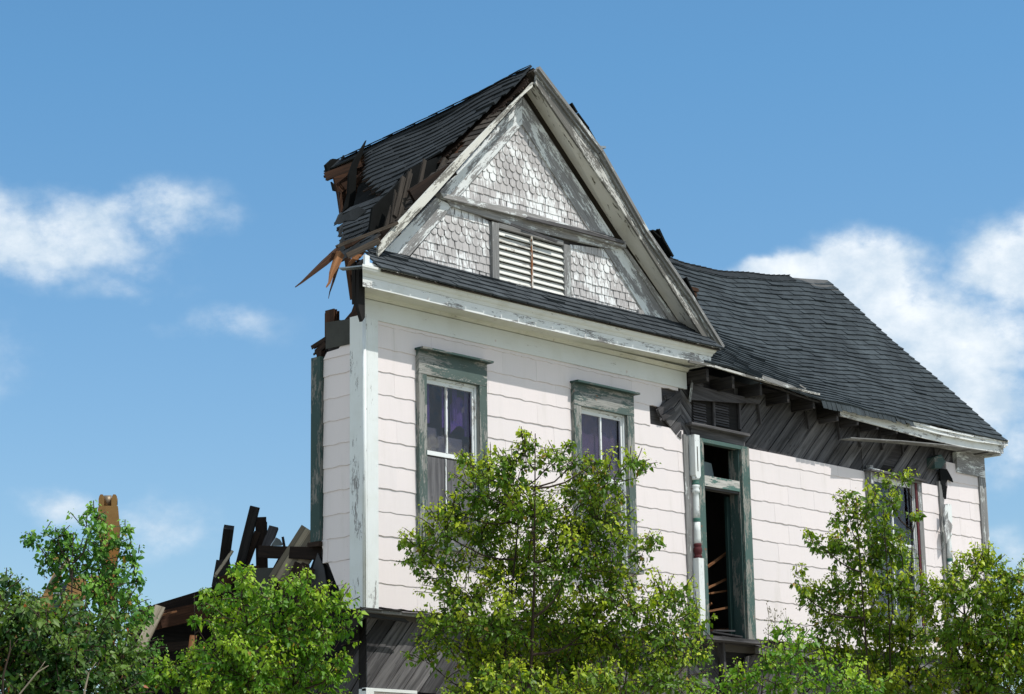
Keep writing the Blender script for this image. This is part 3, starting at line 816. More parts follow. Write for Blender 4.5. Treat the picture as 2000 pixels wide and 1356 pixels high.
while v < max(vs_):
    u = min(us_)
    seg_ = None; u_ = u
    while u_ < max(us_):
        ins_ = inside((u_, v+.06), inner)
        if ins_ and seg_ is None: seg_ = u_
        if (not ins_ or u_ > max(us_)-.06) and seg_ is not None:
            mb.beam(A+DU*(seg_-rnd.uniform(0, .07))+DV*(v+.06)-NLR*.055, A+DU*(u_+rnd.uniform(0, .22))+DV*(v+.06)-NLR*.055, .105, .02, NLR, broken=(.03, .08)); seg_ = None
        u_ += .05
    v += .125
mb.build('roof_deck', m_umber, lr)
mb = EB()   # rafters
for u_, vl in ((.3, 3.3), (.75, 3.0), (1.25, 2.2), (1.75, 1.6), (2.25, 1.2), (2.7, .9)):
    p0 = A+DU*u_-NLR*.13; mb.beam(p0, p0+DV*vl, .045, .11, NLR, broken=(0, .15))
mb.build('rafter', m_brown, lr)
RPX = [onplane(a, b, A, NLR) for a, b in ((1037, 132), (950, 179), (850, 228), (716, 291), (645, 324))]
def rpt(t):
    t = max(0, min(.9999, t))*4; i = int(t); return RPX[i].lerp(RPX[i+1], t-i)
mb = MB()
for i in range(4): mb.beam(RPX[i]+Vector((.02, .1, -.12)), RPX[i+1]+Vector((.02, .1, -.12)), .04, .14)
mb.build('ridge_board', m_brown, lr)
mb = MB(); mb.prism(PF([(722, 448), (728, 405), (768, 368), (806, 326), (862, 304), (872, 338), (800, 425), (738, 478)], .30), NF, .03); mb.build('attic_shade_panel', m_felt, lr)  # black panel added in place of the shaded attic behind the hole
mb = MB(); mb.prism([onplane(a, b, A-NLR*.16, NLR) for a, b in ((690, 404), (704, 345), (790, 335), (770, 372), (738, 408), (728, 446), (700, 440))], NLR, .03); mb.build('attic_shade_panel', m_felt, lr)  # second black sheet under the slope, standing in for attic shade
mb = MB()
for i in range(4):
    mb.prism([RPX[i]+NLR*.014-DV*.03, RPX[i+1]+NLR*.014-DV*.03, RPX[i+1]+NLR*.02+DV*.16, RPX[i]+NLR*.02+DV*.16], NLR, .02)
mb.build('ridge_strip', m_roof2, lr)
mb = MB()   # ridge cap and curled felt at the broken end
for i in range(22):
    t0 = i/22; p = rpt(t0*.9); q = rpt(t0*.9+.055); mb.beam(p+Vector((-.05, 0, .005+.01*(i % 2))), q+Vector((-.05, 0, .015)), .14, .012, (-.5, 0, .9))
mb.build('ridge_cap', m_roof2, lr)
YE = 3.0
def slab(mb, pts, y, th, **k): mb.prism(PF(pts, y), NF, th, **k)
mb = EB()
slab(mb, [(637, 322), (650, 310), (668, 312), (668, 340), (650, 350), (642, 340)], 3.4, .05)
slab(mb, [(664, 318), (672, 303), (676, 316), (686, 326), (676, 330)], 3.35, .03)
mb.build('curled_felt', m_felt, lr)
mb = EB()
slab(mb, [(700, 300), (716, 274), (708, 300), (697, 330), (694, 390), (690, 430), (668, 425), (680, 380), (682, 340), (690, 318)], 2.35, .03)
slab(mb, [(648, 355), (652, 372), (660, 374), (655, 362)], 3.1, .03)
mb.build('hanging_felt', m_felt, lr)
mb = MB()   # brown sheathing left standing behind the torn roof
slab(mb, [(652, 344), (700, 320), (722, 300), (735, 380), (700, 405), (672, 425), (667, 428), (660, 380)], 2.9, .03, gu=(1, 0, .35))
mb.build('torn_sheathing', m_brown, lr)
mb = EB()
for a, b, w in (((632, 346), (706, 318), .10), ((662, 368), (725, 318), .13), ((697, 312), (695, 372), .07), ((724, 310), (745, 300), .08), ((663, 372), (668, 425), .05)):
    mb.beam(onp(*a, 1, 2.75), onp(*b, 1, 2.6), .04, w, (0, 0, 1) if a[0] != 697 else (1, 0, 0), broken=(.06, .04))
mb.build('broken_rafter', m_brown, lr)
mb = EB()   # upright splintered boards between shingles and rake
for a, b, w in (((778, 432), (803, 330), .06), ((770, 425), (788, 345), .06), ((765, 440), (776, 372), .07), ((812, 400), (829, 312), .05), ((835, 380), (872, 310), .07), ((760, 450), (786, 378), .05), ((752, 455), (768, 400), .06)):
    mb.beam(onp(*a, 1, -.05), onp(*b, 1, .05), .03, w, (1, 0, 0), broken=(.02, .08))
mb.build('splintered_board', wood('weathered_brown_board', (.018, .015, .012), (.07, .06, .05)), lr)
mb = EB()
mb.beam(onp(800, 385, 1, -.1), onp(886, 330, 1, -.22), .05, .16, (0, 0, 1), broken=(.1, .02))
mb.beam(onp(738, 470, 1, -.1), onp(776, 445, 1, -.26), .06, .17, (0, 0, 1), broken=(.1, .02))
mb.build('broken_lookout', m_umber, lr)
mb = MB()   # deck ends along the rake
n_ = 26
for i in range(n_):
    t_ = (i+.5)/n_; a = onp(1022-t_*262, 172+t_*290, 1, -.2); w_ = rnd.uniform(.13, .30)
    mb.beam(a, a+Vector((-.02, w_, 0)), .02, .10, Vector((.7, 0, .7)), broken=(.02, 0))
mb.build('deck_edge', m_deck, lr)
mb = EB()   # torn shingle shreds at the lower left
for a, b, w in (((668, 425), (653, 437), .12), ((668, 445), (660, 462), .08), ((672, 470), (657, 500), .14), ((735, 448), (668, 505), .16)):
    mb.spike(onp(*a, 1, .5), onp(*b, 1, .35), .02, w, (0, 0, 1))
mb.prism([onp(*p, 1, .55) for p in ((663, 424), (700, 403), (716, 412), (693, 430), (668, 432), (652, 440))], (-.5, -.5, .6), .012)
mb.build('torn_shingle', m_roof2, lr)
# long splinters sticking out of the torn corner
mb = EB()
mb.beam(onp(657, 482, 1, -.1), onp(777, 436, 1, -.32), .06, .035, (0, 0, 1), broken=(.02, .02))
mb.beam(onp(670, 504, 1, -.15), onp(742, 470, 1, -.3), .05, .07, (0, 0, 1), broken=(.10, .04))
mb.build('broken_batten', m_tan if False else wood('grey_brown_batten', (.05, .04, .03), (.16, .13, .10)), lr)
mb = EB()
mb.spike(onp(658, 492, 1, 0), onp(577, 562, 1, -.05), .05, .07)
mb.spike(onp(662, 484, 1, .05), onp(642, 497, 1, .0), .03, .03)
mb.spike(onp(665, 500, 1, .05), onp(641, 583, 1, -.05), .03, .035)
mb.beam(onp(678, 500, 1, .1), onp(691, 592, 1, .1), .05, .06, (0, 1, 0), broken=(.05, .1))
mb.spike(onp(672, 480, 1, .1), onp(720, 460, 1, -.1), .05, .08)
mb.build('long_splinter', m_brown, lr)
mb = EB()
mb.spike(onp(665, 495, 1, -.05), onp(638, 562, 1, -.08), .05, .09); mb.spike(onp(706, 490, 1, -.1), onp(678, 522, 1, -.1), .05, .08)
mb.build('split_wood', m_orange, lr)

# right slope of the cross gable, running back to the main roof
mb = MB()
RD = Vector((6.42, 0, 8.40))-Vector((2.68, 0, 11.42)); RL = RD.length; RD.normalize(); RNn = Vector((-RD.z, 0, RD.x)); RNn = RNn if RNn.z > 0 else -RNn
mb.prism([Vector((2.68, -.28, 11.40)), Vector((6.38, -.28, 8.40)), Vector((6.38, .05, 8.38)), Vector((2.68, 3.2, 10.96))], RNn, .04)
mb.build('roof_deck', m_deck, house)
mb = MB()
def Prr(u, v): return Vector((2.68, -.27+u, 11.42))+RD*(RL-v)+Vector((0, 0, -.125*max(0, u)*v/RL))
tabs(mb, (lambda u, v: (Prr(u, v), RNn)), 0, 3.6, .02, RL, keep=lambda u, v: u-.27 < .1+3.1*v/RL, seed=31)
gr = mb.build('gable_roof', m_roof, house)
mb = EB()
for a, b, w in (((1106, 205), (1118, 225), .05), ((1118, 225), (1140, 255), .05), ((1136, 250), (1154, 281), .05), ((1262, 452), (1280, 468), .04), ((1276, 450), (1290, 480), .07), ((1288, 475), (1305, 505), .06), ((1330, 545), (1355, 600), .05)):
    mb.beam(onp(a[0]+4, a[1]-2, 1, -.05), onp(b[0]+4, b[1]-2, 1, -.05), .12, w*.5, RNn, broken=(.02, .02))
mb.spike(onp(1283, 465, 1, 0), onp(1274, 449, 1, 0), .04, .04); mb.spike(onp(1290, 475, 1, 0), onp(1288, 458, 1, 0), .03, .04)
mb.build('torn_shingle', m_felt, gr)
mb = EB(); mb.beam(onp(1150, 287, 1, -.1), onp(1179, 289, 1, -.1), .08, .03); mb.build('broken_batten', m_metal, gr)
mb = EB(); mb.beam(onp(1342, 562, 1, .1), onp(1362, 568, 1, .1), .05, .05); mb.beam(onp(1345, 575, 1, .2), onp(1358, 576, 1, .2), .05, .07); mb.build('broken_end', m_brown, gr)

# --- main roof with its sagging ridge and eave
RX = [5.6, 7.0, 8.4, 9.2, 10.0, 10.7, 11.6, 12.4, 13.32]
ridge_px = [(1310, 508), (1340, 519), (1400, 532), (1450, 538), (1500, 542), (1560, 543), (1618, 548)]
YR = 2.82
rp = [onp(a, b, 1, YR) for a, b in ridge_px]; rx = [p.x for p in rp]; rz = [p.z for p in rp]
eave_px = [(1395, 712), (1440, 725), (1500, 745), (1560, 768), (1605, 782), (1640, 790), (1700, 803), (1775, 820), (1850, 838), (1920, 853), (1968, 861)]
YEV = -.41
ep = [onp(a, b, 1, YEV) for a, b in eave_px]; ex = [p.x for p in ep]; ez = [p.z for p in ep]
def zr(x): return float(np.interp(x, rx, rz)) if x >= rx[0] else rz[0]+(rx[0]-x)*-.02
def ze(x): return float(np.interp(x, ex, ez))
SL = 4.55
def Pm(u, v):
    t = v/SL; x = u; y = YEV+(YR-YEV)*t
    z = ze(x)*(1-t)+zr(x)*t
    z -= .17*math.exp(-((x-8.6)/1.7)**2)*math.sin(math.pi*min(1, max(0, t)))+.04*math.sin(math.pi*t)
    z += .010*math.sin(x*2.3+t*7)+.007*math.sin(x*5.1-t*11)
    return Vector((x, y, z))
def keepm(u, v):
    t = v/SL
    if u < 6.0 and t > .12+(u-5.6)*.5: return u > 5.9
    if t > .97 and u < 13.0: return True
    return True
mb = MB(); tabs(mb, surf(Pm), 5.75, 13.34, -.01, SL, keep=keepm, seed=51, row=.142, tab=.30, wild=.006, th=.010, subdiv=2)
mr_ = mb.build('main_roof', m_roof, house)
mb = MB()
def Pd(u, v): return Pm(5.8+u*(13.28-5.8), .03+v*(SL-.03))-Vector((0, 0, .03))
def Pd2(u, v): return Pm(5.8+u*(13.28-5.8), .03+v*(SL-.03))-Vector((0, 0, .055))
mb.grid(Pd, 40, 16); mb.grid(lambda u, v: Pd2(1-u, v), 40, 16)
mb.grid(lambda u, v: Pd(u, 0)*(1-v)+Pd2(u, 0)*v, 40, 1); mb.grid(lambda u, v: Pd(1, u)*(1-v)+Pd2(1, u)*v, 16, 1)
mb.build('roof_deck', m_deck, mr_)
mb = MB()   # back slope
def Pb(u, v): return Vector((5.8+u*7.5, YR+v*3.2, zr(5.8+u*7.5)*(1-v)+7.9*v-.02))
mb.grid(Pb, 20, 10); mb.grid(lambda u, v: Pb(1-u, v)-Vector((0, 0, .05)), 20, 10); mb.build('back_slope', m_roof, mr_)
mb = MB()
# gable end wall under the roof on the right
mb.prism([(13.16, .0, 7.8), (13.16, 5.6, 7.8), (13.16, 2.82, 11.0)], (1, 0, 0), .06); mb.build('end_wall', m_darkboard, mr_)
mb = MB()   # ridge cap
for i in range(30):
    x0_ = 9.0+i*.14
    if x0_ > 12.1: break
    p = Pm(x0_, SL)+Vector((0, .02, .02)); q = Pm(x0_+.2, SL)+Vector((0, .02, .035)); mb.beam(p-Vector((0, .07, .05)), q-Vector((0, .07, .05)), .17, .012, (0, -.6, .75))
    mb.beam(p+Vector((0, .02, 0.0)), q+Vector((0, .02, 0)), .10, .012, (0, .3, .95))
mb.build('ridge_cap', m_roof2, mr_)
mb = MB()
mb.prism([Pm(12.1, SL-.02)+Vector((0, 0, .016)), Pm(13.3, SL-.02)+Vector((0, 0, .016)), Pm(13.36, SL-.35)+Vector((0, 0, .016)), Pm(12.9, SL-.28)+Vector((0, 0, .016)), Pm(12.5, SL-.12)+Vector((0, 0, .016))], (0, -.65, .75), .008); 
mb.build('worn_ridge_patch', shingle_mat('bleached_shingle', (.07, .072, .072), (.09, .092, .092)), mr_)
# shingles curling down over the eave between the rafters and the fascia
mb = MB()
xs_ = [onp(a, b, 1, YEV).x for a, b in ((1604, 785), (1778, 822))]
x = xs_[0]
while x < xs_[1]:
    w = .115; t = (x-xs_[0])/(xs_[1]-xs_[0]); h = .13*(1-.45*t)+rnd.uniform(-.01, .02)
    p = Pm(x, .02); q = Pm(x+w-.008, .02)
    mb.prism([p+Vector((0, -.01, .02)), q+Vector((0, -.01, .02)), q+Vector((.01, -.045+rnd.uniform(-.01, .01), -h)), p+Vector((.01, -.045, -h))], (0, -1, .3), .006); x += w
mb.build('curled_shingle', m_roof, mr_)
# bare deck patch and edge board near the valley
mb = MB()
pe = [onp(a, b, 1, -.42) for a, b in ((1345, 706), (1395, 716), (1470, 738), (1540, 757), (1600, 771))]
for a, b in zip(pe, pe[1:]): mb.beam(a, b, .03, .03)
mb.build('eave_edge', m_bargegrey, mr_)
mb = MB(); pts = [(1490, 733), (1545, 752), (1555, 757), (1535, 757), (1498, 744), (1488, 738)]
mb.prism([onp(a, b, 1, -.47) for a, b in pts], (0, -.7, .7), .01); mb.beam(onp(1562, 752, 1, -.47), onp(1574, 760, 1, -.47), .01, .02)
mb.build('bare_patch', m_greytrim, mr_)
# soffit underside boards and rafter tails
for px_, py_ in ((1434, 738), (1488, 752), (1541, 766), (1591, 778), (1640, 792), (1384, 724)):
    e = onp(px_, py_, 1, -.36); mb = MB(); mb.box(e.x-.05, e.x, -.36, .01, e.z-.15, e.z+.02, 'y'); mb.build('rafter_tail', m_tail, mr_)
mb = EB()
for k_ in range(9):
    x0_ = 8.9+k_*.5; mb.box(x0_, x0_+.05, -.30, .01, ze(x0_)-.21, ze(x0_)-.07, 'y')
mb.build('hidden_rafters', m_darkboard, mr_)
fas = [onp(a, b, 1, -.335) for a, b in ((1641, 800), (1775, 836), (1960, 884))]; fat = [onp(a, b, 1, -.335) for a, b in ((1641, 797), (1775, 824), (1962, 868))]
mb = MB()
lowb = [onp(a, b, 1, -.335) for a, b in ((1641, 812), (1720, 833), (1800, 855), (1880, 873), (1960, 886))]
upb = [onp(a, b, 1, -.335) for a, b in ((1641, 794), (1720, 813), (1800, 838), (1880, 857), (1960, 872))]
for i in range(4): mb.prism([lowb[i], lowb[i+1], upb[i+1], upb[i]], NF, .025, (1, 0, -.02), off=(i*3.1, 2))
mb.build('fascia', m_fascia, mr_)
mb = MB()
cp = [onp(a, b, 1, -.365) for a, b in ((1775, 830), (1830, 845), (1900, 859), (1966, 868))]
for a, b in zip(cp, cp[1:]): mb.beam(a+Vector((0, 0, .01)), b+Vector((0, 0, .01)), .05, .075); mb.beam(a+Vector((0, -.03, .045)), b+Vector((0, -.03, .045)), .03, .03)
xe_ = 13.27; mb.box(xe_-.02, xe_+.03, -.40, .0, 7.84, 7.92, 'y'); mb.box(xe_-.03, xe_+.0, -.33, .0, 7.72, 7.84, 'y')
mb.build('crown_moulding', m_fascia, mr_)
mb = MB()
s0 = [onp(a, b, 1, -.335) for a, b in ((1662, 856), (1760, 862), (1850, 870), (1960, 886))]
for i in range(3):
    a, b = s0[i], s0[i+1]; mb.prism([a, b, b+Vector((0, .22 if i < 2 else .36, 0)), a+Vector((0, .20 if i < 1 else .22, 0))], (0, 0, -1), .014, (1, 0, 0))
mb.build('hanging_soffit_board', m_greytrim, mr_)
mb = MB()
for u_ in np.arange(0.05, 1, .14):
    p = Pm(13.30, SL*u_); q = Pm(13.30, SL*min(1, u_+.13)); mb.beam(p-Vector((.01, 0, .07)), q-Vector((.01, 0, .07)), .025, .1, (0, -.6, .8))
mb.build('rake_board', m_trim_worn, mr_)

# --- frame bits above the door
mb = EB()
mb.prism(PF([(1350, 757), (1353, 752), (1488, 783), (1484, 788), (1440, 787), (1350, 781)], -.10), NF, .03, (1, 0, -.1)); 
mb.beam(onp(1350, 745, 1, -.1), onp(1374, 754, 1, -.22), .03, .04)
mb.build('loose_plank', m_darkboard, house)
mb = EB(); mb.beam(onp(1347, 786, 1, -.12), onp(1352, 748, 1, -.12), .015, .03, (0, 1, 0), broken=(.02, .02))
mb.build('torn_board', m_trim_worn, house)
sh = MB(); sh.prism(PF([(1351, 783), (1444, 787), (1444, 842), (1351, 826)], .005), NF, .02); so2 = sh.build('shutter_panel', m_dark, house)
for x0_, x1_ in ((1354, 1380), (1396, 1424)):
    mb = MB(); a = onp(x0_, 786, 1, -.01); b = onp(x1_, 830, 1, -.01)
    for k_ in range(9): z = a.z-.02-k_*.036; mb.prism([F(a.x, z, -.02), F(b.x, z, -.02), F(b.x, z+.03, .0), F(a.x, z+.03, .0)], NF, .008)
    mb.build('slat', m_darkboard, so2)
mb = EB(); 
for xx in (1392, 1442): p = onp(xx, 800, 1, 0); mb.box(p.x-.02, p.x+.02, -.03, .0, p.z-.28, p.z+.1, 'z')
mb.build('shutter_post', m_darkboard, so2)
mb = MB(); mb.prism(PF([(1350, 829), (1455, 850), (1455, 872), (1350, 852)], -.03), NF, .03, (1, 0, 0)); a = onp(1350, 824, 1, -.12); b = onp(1464, 848, 1, -.12)
mb.box(a.x, b.x, -.13, -.0, a.z-.035, a.z)
mb.build('door_head', m_grey, house)
mb = EB()
for a in ((1480, 790), (1574, 800), (1635, 822), (1675, 836), (1718, 842), (1758, 850), (1823, 868)):
    p = onp(*a, 1, -.02); mb.beam(p, p+Vector((.03, -.01, -.28)), .025, .035, (0, 1, 0))
mb.build('sheathing_cleat', m_darkboard, house)

# --- windows
def window(w, z_head, mid, casing, header, glass, glass_low=None, board=None, curtain=None, cas=.13, label=None, sash=m_sash, head_h=.30, muntin=None):
    x0, x1, z0, z1 = w
    mb = MB(); mb.box(x0, x0+cas, -.075, .03, z0, z1-head_h, 'z'); mb.box(x1-cas, x1, -.075, .03, z0, z1-head_h, 'z')
    mb.box(x0, x1, -.078, .03, z1-head_h+.002, z1-.02)
    f = mb.build('window', casing, house)
    if label: f['label'] = label
    mb = MB(); mb.box(x0-.02, x1+.03, -.165, .0, z1-.02, z1+.004); mb.build('window_crown', header, f)
    mb = MB(); mb.box(x0-.04, x1+.04, -.14, .03, z0-.06, z0-.0); mb.build('sill', casing, f)
    a, b = x0+cas, x1-cas; zt = z_head
    mb = MB()   # upper sash
    mb.box(a, a+.028, -.02, .05, z0, zt, 'z'); mb.box(b-.028, b, -.02, .05, z0, zt, 'z'); mb.box(a+.029, b-.029, -.02, .05, zt-.03, zt)
    mb.build('window_stop', sash, f)
    if board is not None:
        mb = MB(); xm = a+.035+(b-a-.07)*.42; mb.box(a+.029, xm-.012, .012, .035, z0+.002, mid-.045, 'z'); mb.box(xm+.012, b-.029, .012, .035, z0+.002, mid-.045, 'z'); mb.box(xm-.0115, xm+.0115, .005, .03, z0+.002, mid-.045, 'z'); mb.build('boarding', board, f)
        mb = MB(); mb.box(xm-.008, xm+.008, -.004, .0045, z0+.3, mid-.05, 'z'); mb.build('paint_strip', sash, f)
    for zz0, zz1, y, nm in ((mid-.03, zt-.031, .0, 'u'), (z0+.001, mid-.031, .025, 'l')):
        if nm == 'l' and board is not None: continue
        A_, B_ = a+.03, b-.03; m = (A_+B_)/2 if muntin is None else muntin
        mb = MB(); t_ = .05
        mb.box(A_, A_+t_*.55, y, y+.035, zz0, zz1, 'z'); mb.box(B_-t_*.55, B_, y, y+.035, zz0, zz1, 'z')
        mb.box(A_+t_*.56, B_-t_*.56, y, y+.035, zz0, zz0+t_); mb.box(A_+t_*.56, B_-t_*.56, y, y+.035, zz1-t_, zz1)
        mb.box(m-.013, m+.013, y-.004, y+.03, zz0+t_+.001, zz1-t_-.001, 'z')
        s_ = mb.build('sash', sash, f)
        mb = MB()
        if nm == 'l' and board is not None:
            mb.box(A_+t_*.5, m-.014, y+.008, y+.02, zz0+t_, zz1-t_+.02, 'z'); mb.box(m+.014, B_-t_*.5, y+.008, y+.02, zz0+t_, zz1-t_+.02, 'z'); mb.build('boarding', board, s_)
        else:
            mb.box(A_+.02, B_-.02, y+.016, y+.020, zz0+.02, zz1-.02, 'z'); mb.build('pane', glass, s_)
    if curtain: curtain(f, a, b, z0, zt)
    return f
def cur1(f, a, b, z0, zt):
    mb = MB()
    for p, q, zb in ((a+.12, a+.22, 6.70), (a+.42, a+.54, 6.68), (a+.60, a+.68, 6.80), (a+.80, a+.92, 6.62)):
        n = 10
        mb.grid(lambda u, v, p=p, q=q, zb=zb: (p+(q-p)*u, .10+.012*math.sin(u*14), zb+(zt-.05-zb)*v), n, 3)
    mb.grid(lambda u, v: (a+.58+.30*u, .115+.01*math.sin(u*20), 6.62+.12*math.sin(u*3)+v*.35), 10, 3)
    mb.build('curtain', m_purple, f)
    mb = MB(); mb.box(a+.02, a+.36, .13, .14, 6.32, 6.66); mb.box(a+.36, b-.1, .13, .14, 6.32, 6.58); mb.build('cardboard', plain('grey_card', (.15, .145, .145), .9), f)
    mb = MB(); mb.prism([F(b-.09, 6.42, .018), F(b-.035, 6.40, .018), F(b-.035, 6.72, .018), F(b-.05, 6.78, .018), F(b-.06, 6.66, .018)], NF, .004); mb.build('broken_edge', m_umber, f)
def cur2(f, a, b, z0, zt):
    mb = MB(); mb.grid(lambda u, v: (a+.02+(b-a-.04)*u, .09+.008*math.sin(u*25), z0+.1+(zt-z0-.12)*v), 24, 3); mb.build('curtain', m_purple2, f)
window(W1, 7.23, 6.33, m_greenf, m_green2, m_glass1, board=m_ply, curtain=cur1, label='tall window with peeling grey green frame, purple rags behind dusty glass and a boarded lower half', muntin=1.33)
window(W2, 7.24, 6.36, m_greenf, m_green2, m_glass2, curtain=cur2, label='tall window with peeling grey green frame and dull purple curtain behind both sashes')
window(W3, 7.10, 6.14, m_greytrim, m_grey, m_glass3, curtain=None, cas=.11, head_h=.05, label='far window with blue dark glass and white sash half hidden by a sapling')
mb = MB(); mb.box(11.17, 11.22, -.085, -.07, 4.95, 7.09, 'z'); mb.build('maroon_strip', m_maroon, house)
mb = EB(); mb.box(9.94, 11.36, -.10, .0, 7.145, 7.16); mb.beam(F(9.97, 7.17, -.09), F(11.1, 7.13, -.10), .03, .03, broken=(.03, .2)); mb.box(9.99, 10.06, -.10, -.03, 6.95, 7.22, 'z'); mb.build('torn_head', m_trim_worn, house)
mb = MB(); mb.box(10.05, 11.1, .02, .03, 7.17, 7.3); mb.build('dark_slot', m_dark, house)

# --- doorway
dx0, dx1, dz0, dz1 = DR
mb = MB(); mb.box(dx0, dx0+.15, -.07, .03, dz0, dz1, 'z'); mb.box(dx1-.17, dx1, -.07, .03, dz0, dz1, 'z'); mb.box(dx0+.151, dx1-.171, -.065, .03, dz1-.05, dz1)
dr = mb.build('doorway', m_green, house); dr['label'] = 'open doorway with peeling dark green frame and broken transom'
mb = MB(); mb.box(dx0+.15, dx0+.175, -.03, .14, dz0, dz1-.05, 'z'); mb.box(dx1-.195, dx1-.17, -.03, .14, dz0, dz1-.05, 'z'); mb.build('door_jamb', m_green2, dr)
mb = MB(); mb.box(dx0+.176, dx1-.196, -.04, .13, 6.50, 6.64); mb.build('transom_bar', painted('transom_paint', (.09, .17, .15), (.55, .54, .50), .62, patch=2.5), dr)
mb = MB(); mb.box(dx0+.176, dx1-.196, -.02, .1, 6.47, 6.498); mb.build('transom_strip', m_grey, dr)
mb = MB(); mb.prism([F(dx0+.18, 6.66, .30), F(dx1-.3, 6.66, .30), F(dx1-.42, 6.90, .26), F(dx0+.18, 6.93, .26)], (0, -1, .2), .01); mb.build('fallen_panel', plain('teal_panel', (.16, .21, .23), .7), dr)
mb = MB(); mb.box(dx0-.02, dx1+.05, -.15, .10, dz0-.05, dz0-.0); mb.build('threshold', m_grey, dr)
mb = MB(); mb.box(6.86, 6.94, .145, .19, dz0, 6.45, 'z'); mb.build('door_edge', plain('dark_teal_door', (.012, .035, .032), .6), dr)
mb = EB(); mb.beam(F(6.18, 4.56, -.02), F(6.75, 4.52, -.10), .10, .02, broken=(.02, .05)); mb.beam(F(6.3, 4.59, .0), F(6.65, 4.60, -.06), .05, .02, broken=(.02, .05)); mb.build('loose_splinter', m_grey, dr)

# --- engaged porch posts
mb = MB(); mb.box(5.735, 5.84, -.045, .02, 4.44, 7.14, 'z'); mb.build('pilaster', m_greytrim, house)
pcx, pcy = 5.905, -.085
def post(cx, cyy, top, full=True):
    mb = MB()
    mb.box(cx-.055, cx+.055, cyy-.05, .0, 6.60, top, 'z')
    mb.prism([(cx-.055, cyy-.05, 6.60), (cx+.055, cyy-.05, 6.60), (cx+.03, cyy-.05, 6.56), (cx-.03, cyy-.05, 6.56)], NF, .08, (0, 0, 1))
    mb.lathe((cx, cyy, 0), [(.03, 5.69), (.045, 5.70), (.046, 5.76), (.044, 5.86), (.044, 5.98)], 20)
    mb.lathe((cx, cyy, 0), [(.044, 6.03), (.042, 6.15), (.037, 6.30), (.036, 6.36), (.05, 6.37), (.052, 6.40), (.042, 6.42), (.048, 6.44), (.052, 6.47), (.03, 6.475)], 20)
    mb.lathe((cx, cyy, 0), [(.03, 6.535), (.05, 6.54), (.052, 6.57), (.04, 6.6)], 20)
    mb.box(cx-.055, cx+.055, cyy-.05, .0, 4.9 if not full else 4.60, 5.50, 'z')
    p = mb.build('porch_post', m_trim, house)
    mb = MB(); mb.lathe((cx, cyy, 0), [(.046, 5.98), (.048, 6.0), (.044, 6.005), (.048, 6.01), (.048, 6.025), (.044, 6.03)], 20); mb.build('ring', m_ring, p); mb = MB(); mb.lathe((cx, cyy, 0), [(.048, 6.475), (.05, 6.49), (.04, 6.51), (.046, 6.53), (.045, 6.535)], 20); mb.build('ring', m_ring, p)
    mb = MB(); mb.lathe((cx, cyy, 0), [(.05, 5.50), (.054, 5.51), (.054, 5.53), (.042, 5.545), (.05, 5.56), (.058, 5.60), (.055, 5.635), (.044, 5.65), (.05, 5.66), (.052, 5.69), (.045, 5.695)], 20); mb.build('bulb', m_maroon, p)
    return p
p1 = post(pcx, pcy, 7.14); p1['label'] = 'turned white porch post with green rings and maroon bulb beside the doorway'
mb = MB(); mb.box(pcx-.012, pcx+.004, pcy-.052, pcy-.045, 6.65, 6.98, 'z'); mb.build('crack', m_umber, p1)
c2x = onp(1845, 1000, 1, -.05).x
p2 = post(c2x+.02, -.08, 6.85); p2['label'] = 'damaged turned porch post near the far corner of the house'
mb = MB(); mb.box(c2x-.11, c2x-.0, -.05, .02, 4.5, 7.2, 'z'); mb.build('pilaster', m_greytrim, house)
mb = MB()
mb.prism(PF([(1825, 893), (1838, 888), (1848, 903), (1838, 915), (1826, 914)], -.12), NF, .15)
mb.build('bracket_block', m_green2, p2)
mb = EB()
mb.prism(PF([(1836, 915), (1850, 917), (1860, 935), (1862, 942), (1852, 936), (1846, 946), (1838, 945)], -.06), NF, .02)
mb.prism(PF([(1838, 945), (1850, 950), (1848, 975), (1842, 972)], -.05), NF, .02); mb.build('torn_felt', m_felt, p2)
mb = EB()
mb.prism(PF([(1846, 985), (1853, 990), (1851, 1000), (1846, 1010)], -.16), NF, .03)
mb.prism(PF([(1850, 1012), (1858, 1022), (1861, 1028), (1855, 1050), (1848, 1062), (1846, 1030)], -.16), NF, .02); mb.build('scroll_bracket', m_trim_worn, p2)

# --- ledge and band of diagonal boards below the upper floor
mb = MB()
nse = 46
for i in range(nse):
    x0_ = -.05+i*.29
    if 5.85 < x0_ < 7.1:
        if mb.v: mb.build('ledge_shingle', m_grey, house); mb = MB()
        continue
    if x0_ > 13: break
    mb.prism([F(x0_, 4.43+rnd.uniform(-.01, .01), -.07), F(x0_+.28, 4.43+rnd.uniform(-.01, .01), -.07), F(x0_+.28, 4.455, .02), F(x0_, 4.455, .02)], (0, -.7, .8), .012)
mb.build('ledge_shingle', m_grey, house)
mb = MB(); mb.box(-.03, 5.8, -.045, .02, 4.395, 4.425); mb.box(7.2, 13.1, -.045, .02, 4.34, 4.42); mb.build('ledge', m_greytrim, house)
mb = EB()
mb.prism(PF([(690, 1192), (712, 1196), (760, 1205), (790, 1208), (800, 1216), (730, 1206), (716, 1204), (704, 1217), (690, 1226), (686, 1214)], -.06), NF, .02)
mb.build('torn_felt', m_felt, house)
mb = MB(); mb.box(.16, 13.1, .16, .26, 0.0, 4.41); mb.box(.16, .26, .262, 2.6, 0, 4.30, 'y'); mb.build('lower_wall', m_dark, house)
mb = MB()
boards(mb, [(.17, 3.57), (5.9, 3.50), (5.9, 4.395), (.17, 4.395)], R(48), .20, fr3(.14), NF, .02)
mb.build('diagonal_sheathing', m_grey, house); mb = MB()
boards(mb, [(5.91, 3.4), (6.52, 3.4), (6.52, 4.43), (5.91, 4.43)], R(-40), .20, fr3(.12), NF, .03)
mb.build('diagonal_sheathing', m_grey, house); mb = MB()
